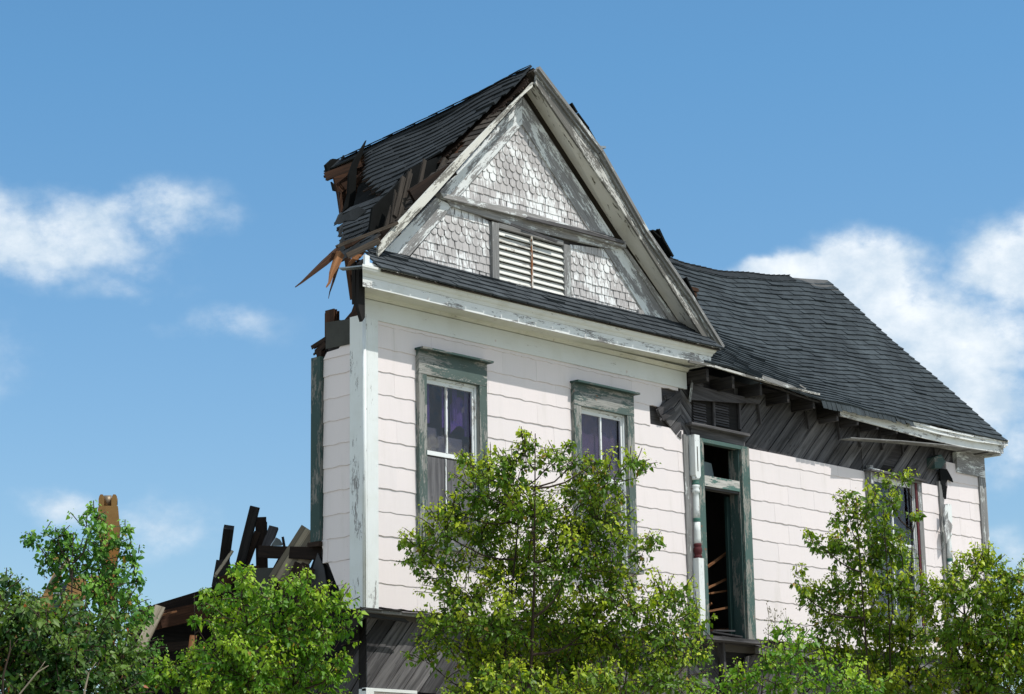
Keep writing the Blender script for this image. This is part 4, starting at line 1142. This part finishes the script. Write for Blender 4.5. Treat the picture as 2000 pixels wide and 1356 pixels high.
boards(mb, [(6.75, 3.4), (13.1, 3.4), (13.1, 4.34), (7.3, 4.34), (7.1, 4.3)], R(52), .22, fr3(.10), NF, .03)
mb.build('diagonal_sheathing', m_grey, house)
mb = EB(); mb.beam(F(6.52, 4.45, .05), F(6.50, 3.95, .02), .04, .07, (0, 1, 0)); mb.beam(F(6.45, 4.45, .12), F(6.85, 3.6, .12), .05, .10, (0, 1, 0)); mb.build('broken_stud', m_darkboard, house)
mb = MB()
boards(mb, [(.26, 2.6), (2.6, 2.6), (2.6, 4.2), (.26, 4.35)], R(-48), .22, lambda u, v, l: Vector((.15-l, u, v)), (-1, 0, 0), .02)
mb.build('diagonal_sheathing', m_darkboard, house)
mb = MB(); siding(mb, None, [], 1.1, 3.53, .22, 5.9, y0=.12, seed=12); mb.build('siding', m_siding, house); mb = MB(); siding(mb, None, [], 1.1, 3.40, 6.0, 13.05, y0=.12, seed=13); mb.build('siding', m_siding, house)
mb = MB(); mb.box(.10, .22, .08, .2, 0, 3.56, 'z'); mb.box(.10, .9, .085, .15, 3.535, 3.57); mb.build('corner_board', m_trim, house)
# felt and dark sheathing torn away below the left wall
mb = EB()
mb.prism([onp(*p, 0, .02) for p in ((618, 1078), (628, 1090), (660, 1142), (700, 1190), (712, 1196), (690, 1240), (640, 1300), (600, 1290), (612, 1180), (606, 1110))], (-1, 0, 0), .02, (0, 0, 1))
mb.build('torn_felt', m_felt, house)
mb = EB()
mb.prism([onp(*p, 0, -.03) for p in ((620, 1080), (632, 1110), (640, 1160), (622, 1190), (606, 1180), (608, 1120))], (-1, 0, 0), .015, (0, 0, 1))
mb.build('hanging_felt', plain('grey_tar_paper', (.05, .052, .055), .8, sc_=5), house)

# ------------------------------------------------------------------ demolition debris left of the house
def plank(name, label, a, b, w, h, mat, y=2.0, y2=None, up=(0, 0, 1), broken=(.04, .04), group=None, cat='timber', dpt=None):
    P_ = onp(*a, 1, y); Q = onp(*b, 1, y if y2 is None else y2)
    base = (P_ if P_.z < Q.z else Q).copy()
    mb = MB(); mb.beam(P_-base, Q-base, w, h, up, broken=broken, seg=3)
    o = mb.build(name, mat); o.location = base; tag(o, label, cat, group); return o
G = 'broken timbers of the demolished wing'
vd = Vector((_f.x, _f.y, 0)).normalized()          # timbers lie roughly across this direction
vup = Vector((-vd.y, vd.x, 0))
plank('charred_post', 'short black post leaning right above the bush, leftmost of the upright timbers', (447, 1030), (436, 1112), .10, .12, m_dark, 1.9, 2.2, vup, (.0, .02), G)
plank('charred_post', 'long straight black post leaning right, tallest of the dark timbers', (498, 990), (458, 1150), .10, .11, m_dark, 1.7, 2.0, vup, (.0, .02), G)
plank('brown_post', 'upright brown post with splintered top behind the cross rail', (510, 1010), (512, 1125), .10, .13, m_umber, 1.9, 1.9, vup, (.07, .02), G)
plank('brown_brace', 'thin brown brace leaning between black post and splintered post', (504, 1038), (474, 1120), .05, .075, m_umber, 1.8, 1.9, vup, (.03, .02), G)
plank('grey_stub', 'short grey stub leaning right of the splintered post', (535, 1030), (518, 1075), .05, .11, m_darkboard, 1.8, 1.8, vup, (.0, .02), G)
plank('cross_rail', 'horizontal dark brown rail joining the debris to the house corner', (508, 1078), (632, 1082), .08, .14, m_umber, 1.6, .75, (0, 0, 1), (.0, .04), G)
plank('leaning_plank', 'wide tan plank with flaking plaster leaning against the left corner of the house', (612, 1040), (545, 1145), .32, .05, m_tan, .95, 1.3, Vector((-.7, -.7, .2)), (.0, .05), G)
plank('brown_brace', 'dark brown brace leaning behind the wide tan plank', (565, 1075), (535, 1130), .05, .13, m_umber, 1.5, 1.5, vup, (.02, .02), G)
plank('dark_board', 'dark wide board standing behind the bush under the cross rail', (505, 1110), (505, 1190), .04, .34, m_feltg, 1.5, 1.5, vup, (.0, .0), G)
plank('long_beam', 'long dark brown beam running from the bush to the broken posts', (285, 1200), (520, 1128), .20, .15, m_umber, 3.0, 2.3, (0, 0, 1), (.2, .1), G)
plank('long_board', 'reddish brown board lying just below the long dark beam', (300, 1214), (560, 1158), .10, .20, m_redbrown, 2.8, 2.1, (0, 0, 1), (.1, .1), G)
plank('low_rail', 'dark grey rail lying low across the bottom of the debris', (240, 1272), (470, 1252), .10, .10, m_umber, 2.5, 2.0, (0, 0, 1), (.1, .1), G)
plank('split_plank', 'pale split plank with grey painted foot standing at the left of the debris', (318, 1176), (268, 1278), .03, .12, m_tan, 1.9, 1.9, vup, (.25, .12), G)
plank('small_stake', 'small upright stake with fresh orange top in front of the dark debris', (378, 1240), (372, 1290), .03, .075, m_orange, 1.6, 1.6, vup, (.06, .0), G)
plank('dark_stump', 'round charred stump under the leftmost black post', (438, 1095), (428, 1150), .16, .16, m_dark, 2.0, 2.0, vup, (.06, .0), G)
plank('pale_splinter', 'pale thin splinter crossing the long beam', (310, 1203), (345, 1194), .02, .02, m_orange, 2.0, 2.0, (0, 0, 1), (.02, .05), G)
plank('dark_joist', 'slanting black joist between wide tan plank and the house', (598, 1100), (560, 1190), .05, .25, m_umber, .8, 1.0, vup, (.04, .0), G)
plank('dark_joist', 'slanting brown joist lying right of the slanting black joist under the siding', (640, 1130), (580, 1230), .05, .3, m_dark, .9, 1.2, vup, (.04, .0), G)
plank('thin_lath', 'thin pale lath leaning across the leftmost black post', (455, 1075), (418, 1128), .02, .035, m_tan, 1.8, 1.9, vup, (.1, .05), G)
plank('thin_lath', 'thin brown lath crossing behind the tallest black post', (470, 1085), (512, 1060), .02, .03, m_brown, 2.1, 2.0, vup, (.1, .1), G)
plank('thin_lath', 'thin dark lath sticking up between cross rail and wide tan plank', (552, 1048), (560, 1095), .02, .03, m_umber, 1.4, 1.4, vup, (.08, .0), G)
plank('broken_board', 'reddish broken board lying flat at the foot of the black posts', (425, 1140), (505, 1108), .06, .12, m_redbrown, 1.9, 1.8, (0, 0, 1), (.15, .1), G)
plank('broken_board', 'short dark broken board poking out left of the long dark beam', (300, 1186), (262, 1204), .06, .08, m_umber, 2.7, 2.8, (0, 0, 1), (.1, .1), G)
# a collapsed dark wall panel below the beams and the heap they rest on
mb = MB(); pp = [onp(*p, 1, 3.1) for p in ((262, 1200), (330, 1182), (520, 1135), (640, 1120), (660, 1360), (240, 1360))]; c0 = Vector((pp[-1].x, pp[-1].y, 0))
pp = [p-c0 for p in pp]; mb.prism(pp, (-.4, -.9, 0), .15, (1, 0, 0)); o = mb.build('collapsed_wall', m_dark); o.location = c0
tag(o, 'dark collapsed wall panel behind the bush and under the long beam', 'wall')
mb = MB(); pa = onp(545, 1078, 1, 1.3)
mb.prism([onp(*p, 1, 1.25)-pa for p in ((532, 1062), (540, 1050), (547, 1054), (553, 1064), (550, 1066), (530, 1066))], NF, .02); o = mb.build('plastic_scrap', m_metal); o.location = pa
tag(o, 'small crumpled pale plastic scrap on top of the cross rail', 'scrap')
mb = MB()
def hill(u, v):
    x = -7+8*u; y = 1.6+6*v; h = 3.2*math.sin(math.pi*u)**.7*math.sin(math.pi*v)**.6 if 0 < u < 1 and 0 < v < 1 else 0
    return (x, y, h*.9+.25*math.sin(x*5+y*3)*(h > .1))
mb.grid(hill, 40, 30, smooth=False); tag(mb.build('rubble_heap', m_umber), 'heap of dark rubble beneath the broken timbers', 'rubble', kind='stuff')

# ------------------------------------------------------------------ excavator behind the sapling
EX = ond(207, 1000, 36.0)
ye = MT('excavator_paint'); n_ = ye.noise(ye.obj, 3, 5, .6); c_ = ye.mix(ye.ramp(n_, .4, .7), (.37, .205, .062), (.30, .16, .045))
c_ = ye.mix(ye.ramp(ye.noise(ye.obj, 16, 4, .6), .62, .75, 0, .7), c_, (.13, .07, .03)); ye.col(c_); ye.rough(.55); m_yel = ye.m
m_pin = plain('worn_steel', (.24, .19, .13), .5, .5)
ex_ = empty('excavator', (EX.x, EX.y, 0)); tag(ex_, 'yellow excavator arm rising behind the leafy sapling', 'excavator')
def el_(p): return p-Vector((EX.x, EX.y, 0))
fw = Vector((EX.x-CAM.x, EX.y-CAM.y, 0)).normalized(); rt = Vector((fw.y, -fw.x, 0))
s_px = 36.0/FOC
def EP(px, py, d=0): return el_(ond(px, py, 36.0)) + fw*d
mb = MB()
def loft(mb, secs, w=None):
    """secs: list of (left px, right px, py, depth)"""
    b = len(mb.v)
    for l, r_, y, dp in secs:
        a = EP(l, y); c = EP(r_, y); mb.v += [a, c, c+fw*dp, a+fw*dp]
    for i in range(len(secs)-1):
        for e in range(4):
            e2 = (e+1) % 4; mb.poly([b+i*4+e, b+(i+1)*4+e, b+(i+1)*4+e2, b+i*4+e2], [(0, 0)]*4)
    mb.poly([b, b+1, b+2, b+3], [(0, 0)]*4); e = b+(len(secs)-1)*4; mb.poly([e+3, e+2, e+1, e], [(0, 0)]*4)
loft(mb, [(193, 230, 988, .35), (191, 231, 994, .45), (192, 234, 1028, .6), (193, 234, 1030, .6), (196, 235, 1064, .75), (199, 234, 1068, .7)])
stk_ = mb.build('stick', m_yel, ex_)
mb = MB(); loft(mb, [(198, 232, 1069, .6), (200, 229, 1110, .6), (200, 226, 1200, .5), (202, 222, 1356, .4)]); mb.build('lower_stick', painted('rusty_yellow', (.36, .17, .045), (.12, .05, .02), .3), stk_)
mb = MB(); loft(mb, [(190, 236, 1027.5, .62), (190, 236, 1029.5, .62)]); loft(mb, [(199, 207, 1070, .61), (199, 207, 1180, .61)][0:2]); mb.build('weld_band', m_pin, stk_)
mb = MB()
for l in (192.5, 217.5):
    b0 = [(l, 990), (l, 975), (l+1.5, 969), (l+4, 965.5), (l+8.5, 966), (l+11, 970), (l+11, 990)]
    pts = [EP(a, c) for a, c in b0]; mb.prism(pts, -fw, .32)
mb.build('clevis', m_yel, ex_)
mb = MB(); a = EP(193, 977, .16); c = EP(230, 977, .16); mb.tube([a, c], [.055, .055], 14); a = EP(203, 977, .16); c = EP(218, 977, .16); mb.tube([a, c], [.10, .10], 18); mb.build('pin', m_pin, ex_)
mb = MB()   # boom from the machine up to the stick
b0 = [EP(-60, 1340, .1), EP(60, 1235, .1), EP(116, 1168, .1), EP(172, 1140, .1), EP(208, 1150, .1)]
for i in range(4): mb.beam(b0[i], b0[i+1], .34, [.50, .42, .34, .30][i], (0, 0, 1))
bm = mb.build('boom', m_yel, ex_)
mb = MB(); pl = [EP(103, 1166), EP(117, 1142), EP(133, 1140), EP(121, 1180), EP(108, 1196)]; pl = [p-fw*.16 for p in pl]; mb.prism(pl, -fw, .02); pp_ = mb.build('name_plate', plain('dark_blue_plate', (.035, .05, .075), .5), bm)
mb = MB()
for a, c, w in (((117, 1145), (114, 1156), .02), ((114, 1153), (110, 1172), .018), ((110, 1158), (110.5, 1176), .018), ((115, 1155), (119, 1178), .018), ((112.5, 1163), (114.5, 1176), .014), ((105, 1168), (108.5, 1174), .016)):
    A_ = EP(*a)-fw*.175; B_ = EP(*c)-fw*.175; mb.beam(A_, B_, w, .006, fw)
mb.build('lettering', plain('white_letter', (.5, .55, .6), .5), pp_)
mb = MB(); mb.tube([EP(95, 1152, .0), EP(112, 1124, .0), EP(136, 1092, .0)], [.05, .05, .05], 10); mb.build('hydraulic_ram', m_pin, bm)
mb = MB(); mb.tube([EP(92, 1160, .2), EP(113, 1118, .2)], [.07, .07], 10); mb.build('ram_sleeve', m_yel, bm)
# body, hidden from here by the bushes
bp = EP(-60, 1330, 1.2); bp.z = 0
def bxl(mb, c, sx, sy, z0, z1): 
    p = [c+rt*a*sx/2+fw*b_*sy/2 for a, b_ in ((-1, -1), (1, -1), (1, 1), (-1, 1))]; mb.prism([Vector((q.x, q.y, z1)) for q in p], (0, 0, 1), z1-z0)
mb = MB(); bxl(mb, bp, 3.0, 2.4, 1.05, 2.1); bxl(mb, bp-rt*1.2, 1.0, 2.3, 2.1, 2.5); mb.build('engine_housing', m_yel, ex_)
mb = MB(); bxl(mb, bp+rt*.7-fw*.7, 1.4, .95, 2.1, 3.2); cb = mb.build('cab', m_yel, ex_)
mb = MB(); bxl(mb, bp+rt*.7-fw*.7, 1.42, .75, 2.5, 3.05); mb.build('cab_window', m_glass3, cb)
for sg in (-1, 1):
    mb = MB(); c = bp+fw*sg*1.15
    prof = []
    for k_ in range(16):
        t_ = 2*math.pi*k_/16; prof.append(c+rt*(1.5*(1 if math.cos(t_) > 0 else -1)+.42*math.cos(t_))+Vector((0, 0, .48+.45*math.sin(t_))))
    mb.prism([p-fw*.25 for p in prof], -fw, .5); mb.build('track', m_dark, ex_)

# ------------------------------------------------------------------ foliage
def leafmat(name, young_lit, mid, dark_, old=(.30, .20, .03), back=1.25):
    t = MT(name); uvx = t.nt.nodes.new('ShaderNodeSeparateXYZ'); t.L(t.uv, uvx.inputs[0]); age_lit = uvx.outputs[0]
    c = t.mix(t.island, mid, dark_); c = t.mix(t.ramp(age_lit, .25, .95), c, young_lit)
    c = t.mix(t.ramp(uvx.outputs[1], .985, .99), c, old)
    t.col(c); t.rough(.45); t.b.inputs['Specular IOR Level'].default_value = .30
    tr = t.nt.nodes.new('ShaderNodeBsdfTranslucent'); t.L(t.mix(1.0, c, (1.5, 1.55, .55), 'MULTIPLY'), tr.inputs[0])
    ms = t.nt.nodes.new('ShaderNodeMixShader'); ms.inputs[0].default_value = .32; o = t.nt.nodes['Material Output']
    t.L(t.b.outputs[0], ms.inputs[1]); t.L(tr.outputs[0], ms.inputs[2]); t.L(ms.outputs[0], o.inputs[0]); return t.m
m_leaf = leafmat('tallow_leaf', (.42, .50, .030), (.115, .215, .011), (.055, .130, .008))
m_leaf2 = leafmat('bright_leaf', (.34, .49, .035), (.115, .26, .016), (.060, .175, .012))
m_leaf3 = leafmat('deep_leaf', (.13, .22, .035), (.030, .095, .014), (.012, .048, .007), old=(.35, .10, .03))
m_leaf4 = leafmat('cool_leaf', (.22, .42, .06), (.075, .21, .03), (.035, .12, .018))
m_bark = wood('bark', (.025, .018, .014), (.085, .06, .045), streak=(6, 20))
m_twig = plain('green_twig', (.12, .11, .04), .7)

def leaves_mesh(name, P_, T, Nn, S, age_lit, rv, mat, parent, wid=.46):
    n = len(P_); T = T/np.linalg.norm(T, axis=1, keepdims=True)
    Bn = np.cross(Nn, T); Bn /= np.linalg.norm(Bn, axis=1, keepdims=True)+1e-9; Nn = np.cross(T, Bn)
    loc = np.array([(0, 0, 0), (-.62, -.02, .10), (-1.0, .33, .22), (-.55, .75, .10), (0, 1.25, -.08), (.55, .75, .10), (1.0, .33, .22), (.62, -.02, .10)])
    loc[:, 0] *= wid
    V = P_[:, None, :]+S[:, None, None]*(loc[None, :, 0, None]*Bn[:, None, :]+loc[None, :, 1, None]*T[:, None, :]+loc[None, :, 2, None]*Nn[:, None, :]*.6)
    V = V.reshape(-1, 3)
    fa = np.array([[0, 1, 2, 3, 4], [0, 4, 5, 6, 7]]); Fc = (np.arange(n)[:, None, None]*8+fa[None]).reshape(-1, 5)
    me = bpy.data.meshes.new(name); me.vertices.add(len(V)); me.vertices.foreach_set('co', V.ravel())
    me.loops.add(Fc.size); me.loops.foreach_set('vertex_index', Fc.ravel().astype(np.int32))
    me.polygons.add(len(Fc)); me.polygons.foreach_set('loop_start', (np.arange(len(Fc))*5).astype(np.int32)); me.polygons.foreach_set('loop_total', np.full(len(Fc), 5, np.int32))
    ul = me.uv_layers.new(name='UVMap'); uv = np.stack([np.repeat(age_lit, 10), np.repeat(rv, 10)], 1); ul.data.foreach_set('uv', uv.ravel())
    me.update(calc_edges=True); me.materials.append(mat)
    o = bpy.data.objects.new(name, me); C.objects.link(o); o.parent = parent; return o

def tree(name, label, base, lobes, dist, mat, seed, leaf=.06, dens=1.0, wall=None, cat='tree', depth=1.0, group=None, stems=1, twigl=.55, bare=0, stemr=.036, ylim=None):
    """lobes: (px, py, r px[, squash]) give the outline; each becomes a ball of leafy shoots at its own depth"""
    g = np.random.default_rng(seed); rr = random.Random(seed)
    root = empty(name, (base[0], base[1], 0)); tag(root, label, cat, group); B_ = Vector((base[0], base[1], 0))
    P_, T, Nn, S, age_lit = [], [], [], [], []; wd = MB(); L3 = []
    for lb in lobes:
        px_, py_, r_ = lb[:3]; dd = dist+(lb[3] if len(lb) > 3 else g.uniform(-.35, .35)*depth)
        c = ond(px_, py_, dd)-B_; L3.append((c, r_*dd/FOC))
    # stems and limbs
    order = sorted(range(len(L3)), key=lambda i: L3[i][0].z)
    top = max(L3, key=lambda q: q[0].z)[0]
    trunk_pts = []
    for s_ in range(stems):
        o = Vector((rr.uniform(-.25, .25), rr.uniform(-.2, .2), 0))*(stems > 1)
        tp = L3[order[-1-s_*2 % len(order)]][0] if stems > 1 else top
        ph = rr.uniform(0, 6); pts = [o.lerp(tp, t)+Vector(((math.sin(t*5+ph)-math.sin(ph))*.14, (math.cos(t*4+ph)-math.cos(ph))*.12, 0)) for t in np.linspace(0, 1, 9)]
        wd.tube(pts, [stemr*(1-.05*s_)*(1-.88*t**.8) for t in np.linspace(0, 1, 9)], 7); trunk_pts += pts
    wood_pts = []
    for i in range(len(trunk_pts)-1):
        if (trunk_pts[i]-trunk_pts[i+1]).length < 2.5: wood_pts += [(trunk_pts[i].lerp(trunk_pts[i+1], q/4), stemr*.5) for q in range(4)]
    for c, r_ in sorted(L3, key=lambda l: (l[0]-top).xy.length*.6+abs(l[0].z-top.z)*.1):
        # each limb forks from the nearest wood that lies lower
        q, rq = min(wood_pts, key=lambda p: (p[0]-c).length+max(0, p[0].z-c.z+.25)*2.5+rr.uniform(0, .25))
        ln = (c-q).length; sag = Vector((rr.uniform(-.1, .1), rr.uniform(-.1, .1), -.10))*ln
        pts = [q, q.lerp(c, .25)+sag*.7, q.lerp(c, .5)+sag, q.lerp(c, .78)+sag*.5, c, c+Vector((rr.uniform(-.1, .1), 0, r_*.45))]
        r0 = min(rq*.8, .008+.007*ln+.01*(r_ > .3)); wd.tube(pts, [r0, r0*.85, r0*.7, r0*.55, r0*.42, .003], 5, cap=False)
        for i in range(4): wood_pts += [(pts[i].lerp(pts[i+1], t), r0*(.9-.12*i)) for t in (.3, .8)]
    for c, r_ in L3:
        nt_ = max(5, int(dens*46*(r_/.5)**2.0+4))
        for k in range(nt_):
            dv = g.normal(size=3); dv /= np.linalg.norm(dv); dv[2] = dv[2]*.9+.15
            st = np.array(c)+dv*r_*g.uniform(0, .75)
            tdir = dv*.9+g.normal(size=3)*.45+np.array([0, 0, .45]); tdir /= np.linalg.norm(tdir)
            ln = min(twigl, r_*1.1)*g.uniform(.5, 1.1); nl = max(5, int(ln/.032))
            pos = []; p = st.copy(); d = tdir.copy()
            for i in range(nl):
                d = d+np.array([0, 0, -.035])+g.normal(size=3)*.05; d /= np.linalg.norm(d); p = p+d*ln/nl; pos.append(p.copy())
            pos = np.array(pos)
            if ylim is not None and (pos[-1][1]+B_.y > ylim or st[1]+B_.y > ylim): continue
            rel = np.linspace(0, 1, nl)
            hi_ = (pos[-1][2]-c.z)/max(r_, .05); yng_lit = min(1, max(0, .30+.45*hi_+.35*(st[1] < c.y-.1)*hi_+g.normal()*.22-(.25 if r_ < .01 else 0)))  # fresh growth, plus sunlight painted onto high and front shoots
            ou = np.linalg.norm(pos[-1]-np.array(c))/max(r_, .05)
            k3 = max(2, nl//4); wd.tube([Vector(st)]+[Vector(q_) for q_ in pos[::k3]]+[Vector(pos[-1])], [.005]*(1+len(pos[::k3]))+[.0015], 3, cap=False)
            for i in range(nl):
                if bare and g.random() < bare: continue
                for rep in range(2 if rel[i] < .8 else 3):
                    sd_ = g.normal(size=3); sd_ -= d*sd_.dot(d); sd_ /= np.linalg.norm(sd_)+1e-6
                    pet = g.uniform(.01, .05)
                    P_.append(pos[i]+sd_*pet); tt = sd_*.7+d*.3+np.array([0, 0, -.75])+g.normal(size=3)*.25
                    T.append(tt); nn_ = g.normal(size=3)*.6+np.array([.0, -.5, .62]); Nn.append(nn_)
                    a_ = yng_lit*(.45+.6*rel[i])+.10*g.random(); S.append(leaf*g.choice([.5, .75, .95, 1.2])*g.uniform(.85, 1.1)*(1-.6*rel[i]**3)); age_lit.append(min(1, a_))
    P_ = np.array(P_); 
    if ylim is not None:
        ok = P_[:, 1]+B_.y < ylim-.0; P_ = P_[ok]; T = np.array(T)[ok]; Nn = np.array(Nn)[ok]; S = np.array(S)[ok]; age_lit = np.array(age_lit)[ok]
    wd.build('trunk', m_bark, root)
    leaves_mesh('crown', P_, np.array(T), np.array(Nn), np.array(S), np.array(age_lit), g.random(len(P_)), mat, root)
    print(name, 'leaves', len(P_)); return root
def at(px_, py_, d): p = ond(px_, py_, d); return (p.x, p.y)

tree('tallow_tree', 'large leafy tallow tree standing in front of the pink wall between window and doorway', at(960, 1356, 24.4),
     [(1021, 853, 13), (1112, 874, 13), (1250, 906, 13), (905, 892, 12), (1160, 905, 12), (790, 1065, 11), (1022, 878, 34), (1002, 925, 48), (940, 915, 40), (925, 955, 50), (1075, 905, 30), (1118, 905, 34), (1135, 960, 48), (1195, 935, 45), (1235, 912, 32), (985, 985, 60), (880, 1000, 38),
      (868, 1045, 50), (825, 1075, 38), (812, 1100, 28), (940, 1050, 65), (1040, 1010, 60), (1095, 1050, 62), (1170, 1015, 60), (1195, 1075, 55), (1255, 1080, 30), (1280, 1060, 20),
      (870, 1120, 48), (1010, 1120, 75), (1110, 1120, 70), (1190, 1140, 55), (900, 1185, 65), (960, 1220, 70), (1060, 1210, 75), (1150, 1230, 70), (1240, 1200, 55), (1300, 1175, 45), (1335, 1165, 35),
      (1355, 1215, 40), (1290, 1240, 60), (860, 1230, 50), (830, 1290, 35), (1340, 1280, 45), (1230, 1290, 70), (1130, 1310, 80), (1030, 1310, 75), (930, 1300, 70), (1310, 1330, 60), (950, 1360, 70), (1070, 1380, 80), (1200, 1380, 80)],
     24.3, m_leaf, 11, leaf=.049, ylim=-.10, stems=2, stemr=.042, dens=2.1, depth=1.5)
tree('tallow_shrub', 'bright green shrub in front of the debris left of the house corner', at(500, 1356, 23.6),
     [(690, 1205, 13), (402, 1158, 11), (462, 1112, 13), (378, 1215, 14), (675, 1232, 16), (665, 1290, 18), (480, 1130, 26), (470, 1165, 45), (425, 1185, 35), (400, 1180, 18), (530, 1180, 48), (575, 1160, 42), (600, 1150, 30), (640, 1190, 40), (668, 1180, 26), (610, 1215, 58), (540, 1250, 75), (470, 1235, 62),
      (430, 1290, 60), (640, 1265, 42), (600, 1290, 60), (380, 1300, 45), (350, 1330, 50), (300, 1320, 42), (480, 1330, 80), (570, 1350, 75), (640, 1335, 42), (260, 1350, 45), (400, 1380, 80), (500, 1420, 80)],
     23.4, m_leaf2, 12, leaf=.053, dens=1.6, stems=3, cat='shrub', ylim=1.2, depth=1.2)
tree('climbing_shrub', 'dark tangled shrub with reddish old leaves at the left edge of the photo', at(60, 1400, 19.5),
     [(8, 1160, 42), (62, 1190, 34), (120, 1215, 45), (30, 1220, 65), (90, 1265, 70), (170, 1250, 60), (30, 1300, 85), (130, 1320, 80), (220, 1310, 65), (-60, 1210, 80), (-60, 1320, 100), (250, 1340, 50), (160, 1380, 90), (50, 1400, 90)],
     19.5, m_leaf3, 13, leaf=.058, dens=2.2, stems=3, cat='shrub')
tree('slender_sapling', 'slender sapling with sparse tips in front of the yellow excavator arm', at(185, 1356, 21.5),
     [(185, 1010, 22), (172, 1040, 34), (110, 1050, 28), (75, 1052, 22), (130, 1075, 38), (205, 1060, 32), (190, 1100, 50), (130, 1110, 45), (242, 1040, 16), (245, 1075, 20), (268, 1090, 18), (260, 1130, 26), (215, 1150, 52), (90, 1100, 30), (160, 1160, 50), (250, 1185, 42), (200, 1220, 60), (280, 1210, 28), (230, 1280, 60), (170, 1290, 60)],
     21.5, m_leaf4, 14, leaf=.052, dens=1.75, stems=2, stemr=.035)
tree('wall_sapling', 'tall sapling partly covering the far window', at(1700, 1400, 29.0),
     [(1765, 940, 20), (1720, 950, 22), (1660, 975, 22), (1700, 990, 35), (1740, 985, 30), (1660, 1020, 38), (1790, 1010, 14), (1720, 1040, 45), (1600, 1065, 24), (1580, 1050, 12), (1640, 1075, 42), (1700, 1100, 55), (1760, 1080, 36), (1560, 1130, 18), (1572, 1165, 24), (1600, 1170, 34), (1650, 1150, 50),
      (1740, 1160, 52), (1800, 1150, 34), (1610, 1225, 42), (1680, 1220, 58), (1760, 1230, 55), (1820, 1200, 38), (1650, 1290, 48), (1730, 1300, 60), (1800, 1290, 55), (1850, 1250, 45), (1560, 1280, 35), (1720, 1370, 70), (1820, 1370, 60)],
     29.0, m_leaf, 15, leaf=.056, dens=1.5, stems=3, ylim=-.08, depth=1.2)
tree('corner_tree', 'rounded leafy tree at the right edge beside the far corner of the house', at(1950, 1400, 29.0),
     [(1905, 1095, 28), (1930, 1110, 40), (1870, 1120, 30), (1975, 1130, 36), (1850, 1160, 35), (1900, 1170, 55), (1960, 1190, 55), (2000, 1150, 40), (1870, 1230, 45), (1930, 1260, 60), (1990, 1250, 60), (1880, 1310, 55), (1960, 1330, 65), (2030, 1220, 60), (2060, 1310, 80), (1920, 1390, 70), (2020, 1400, 70)],
     28.6, m_leaf, 16, leaf=.056, dens=1.7, stems=3, ylim=-.08, depth=1.2)
tree('low_bush', 'low bright bush at the bottom edge in front of the trunk of the large tree', at(1080, 1400, 21.5),
     [(990, 1310, 26), (960, 1335, 30), (1030, 1345, 34), (1180, 1330, 40), (1130, 1345, 36), (1215, 1345, 30), (1090, 1370, 50), (1180, 1380, 50), (900, 1370, 35), (980, 1390, 50)],
     21.5, m_leaf, 17, leaf=.050, dens=1.6, stems=3, cat='bush')
tree('low_bush', 'low flowering bush under the diagonal boards right of the doorway', at(1480, 1400, 23.5),
     [(1400, 1345, 30), (1440, 1330, 32), (1490, 1310, 38), (1540, 1290, 40), (1530, 1240, 28), (1570, 1255, 26), (1600, 1320, 45), (1460, 1360, 50), (1540, 1350, 55), (1620, 1370, 60), (1360, 1375, 40), (1680, 1350, 50)],
     23.5, m_leaf2, 18, leaf=.050, dens=1.5, stems=3, cat='bush', ylim=-.1)
# bare twigs poking out of the left shrub
g = random.Random(9)
for k_, (a, b, m_) in enumerate((((38, 1356), (95, 1300), 'pale bare dead twig curving up in the dark left shrub'), ((6, 1320), (20, 1250), 'dark bare twig at the very left edge of the dark shrub'), ((165, 1350), (168, 1310), 'short pale bare twig at the bottom between shrub and sapling'))):
    A_ = ond(*a, 18.6); B_ = ond(*b, 18.6); c0 = Vector((A_.x, A_.y, 0)); mb = MB()
    md = A_.lerp(B_, .5)+Vector((.03, 0, .06)); mb.tube([Vector((0, 0, 0)), A_-c0, md-c0, B_-c0], [.011, .009, .007, .003], 5)
    mb.tube([md-c0, md-c0+Vector((.05, -.03, .09))], [.004, .002], 4)
    o = mb.build('dead_twig', m_tan if k_ != 1 else m_bark); o.location = c0; tag(o, m_, 'twig', 'bare twigs of the left shrub')
# thin dry weeds against the wall
g = random.Random(5)
for k_, (wx, wt, lab) in enumerate(((1500, 1190, 'thin dry weed with tiny seed heads, leftmost against the pink wall'), (1518, 1195, 'tallest thin dry weed with forked seed heads against the pink wall'), (1538, 1205, 'thin dry weed with tiny seed heads nearest the wall sapling'))):
    b_ = onp(wx, 1300, 1, -.9); t_ = onp(wx+g.uniform(-8, 8), wt, 1, -.8); b0_ = Vector((b_.x, b_.y, 0)); mb = MB()
    mb.tube([Vector((0, 0, 0)), (b_-b0_), (t_-b0_)], [.006, .005, .002], 4)
    for q in range(9):
        s_ = (b_-b0_).lerp(t_-b0_, g.uniform(.35, .95)); e = s_+Vector((g.uniform(-.12, .12), g.uniform(-.05, .05), g.uniform(.05, .16))); mb.tube([s_, e], [.002, .0015], 3)
        for w_ in range(3): c = e+Vector([g.uniform(-.02, .02) for _ in range(3)]); mb.tube([c, c+Vector((0, 0, .018))], [.005, .004], 4)
    o = mb.build('dry_weed', m_twig); o.location = b0_; tag(o, lab, 'weed', 'dry weeds by the wall')
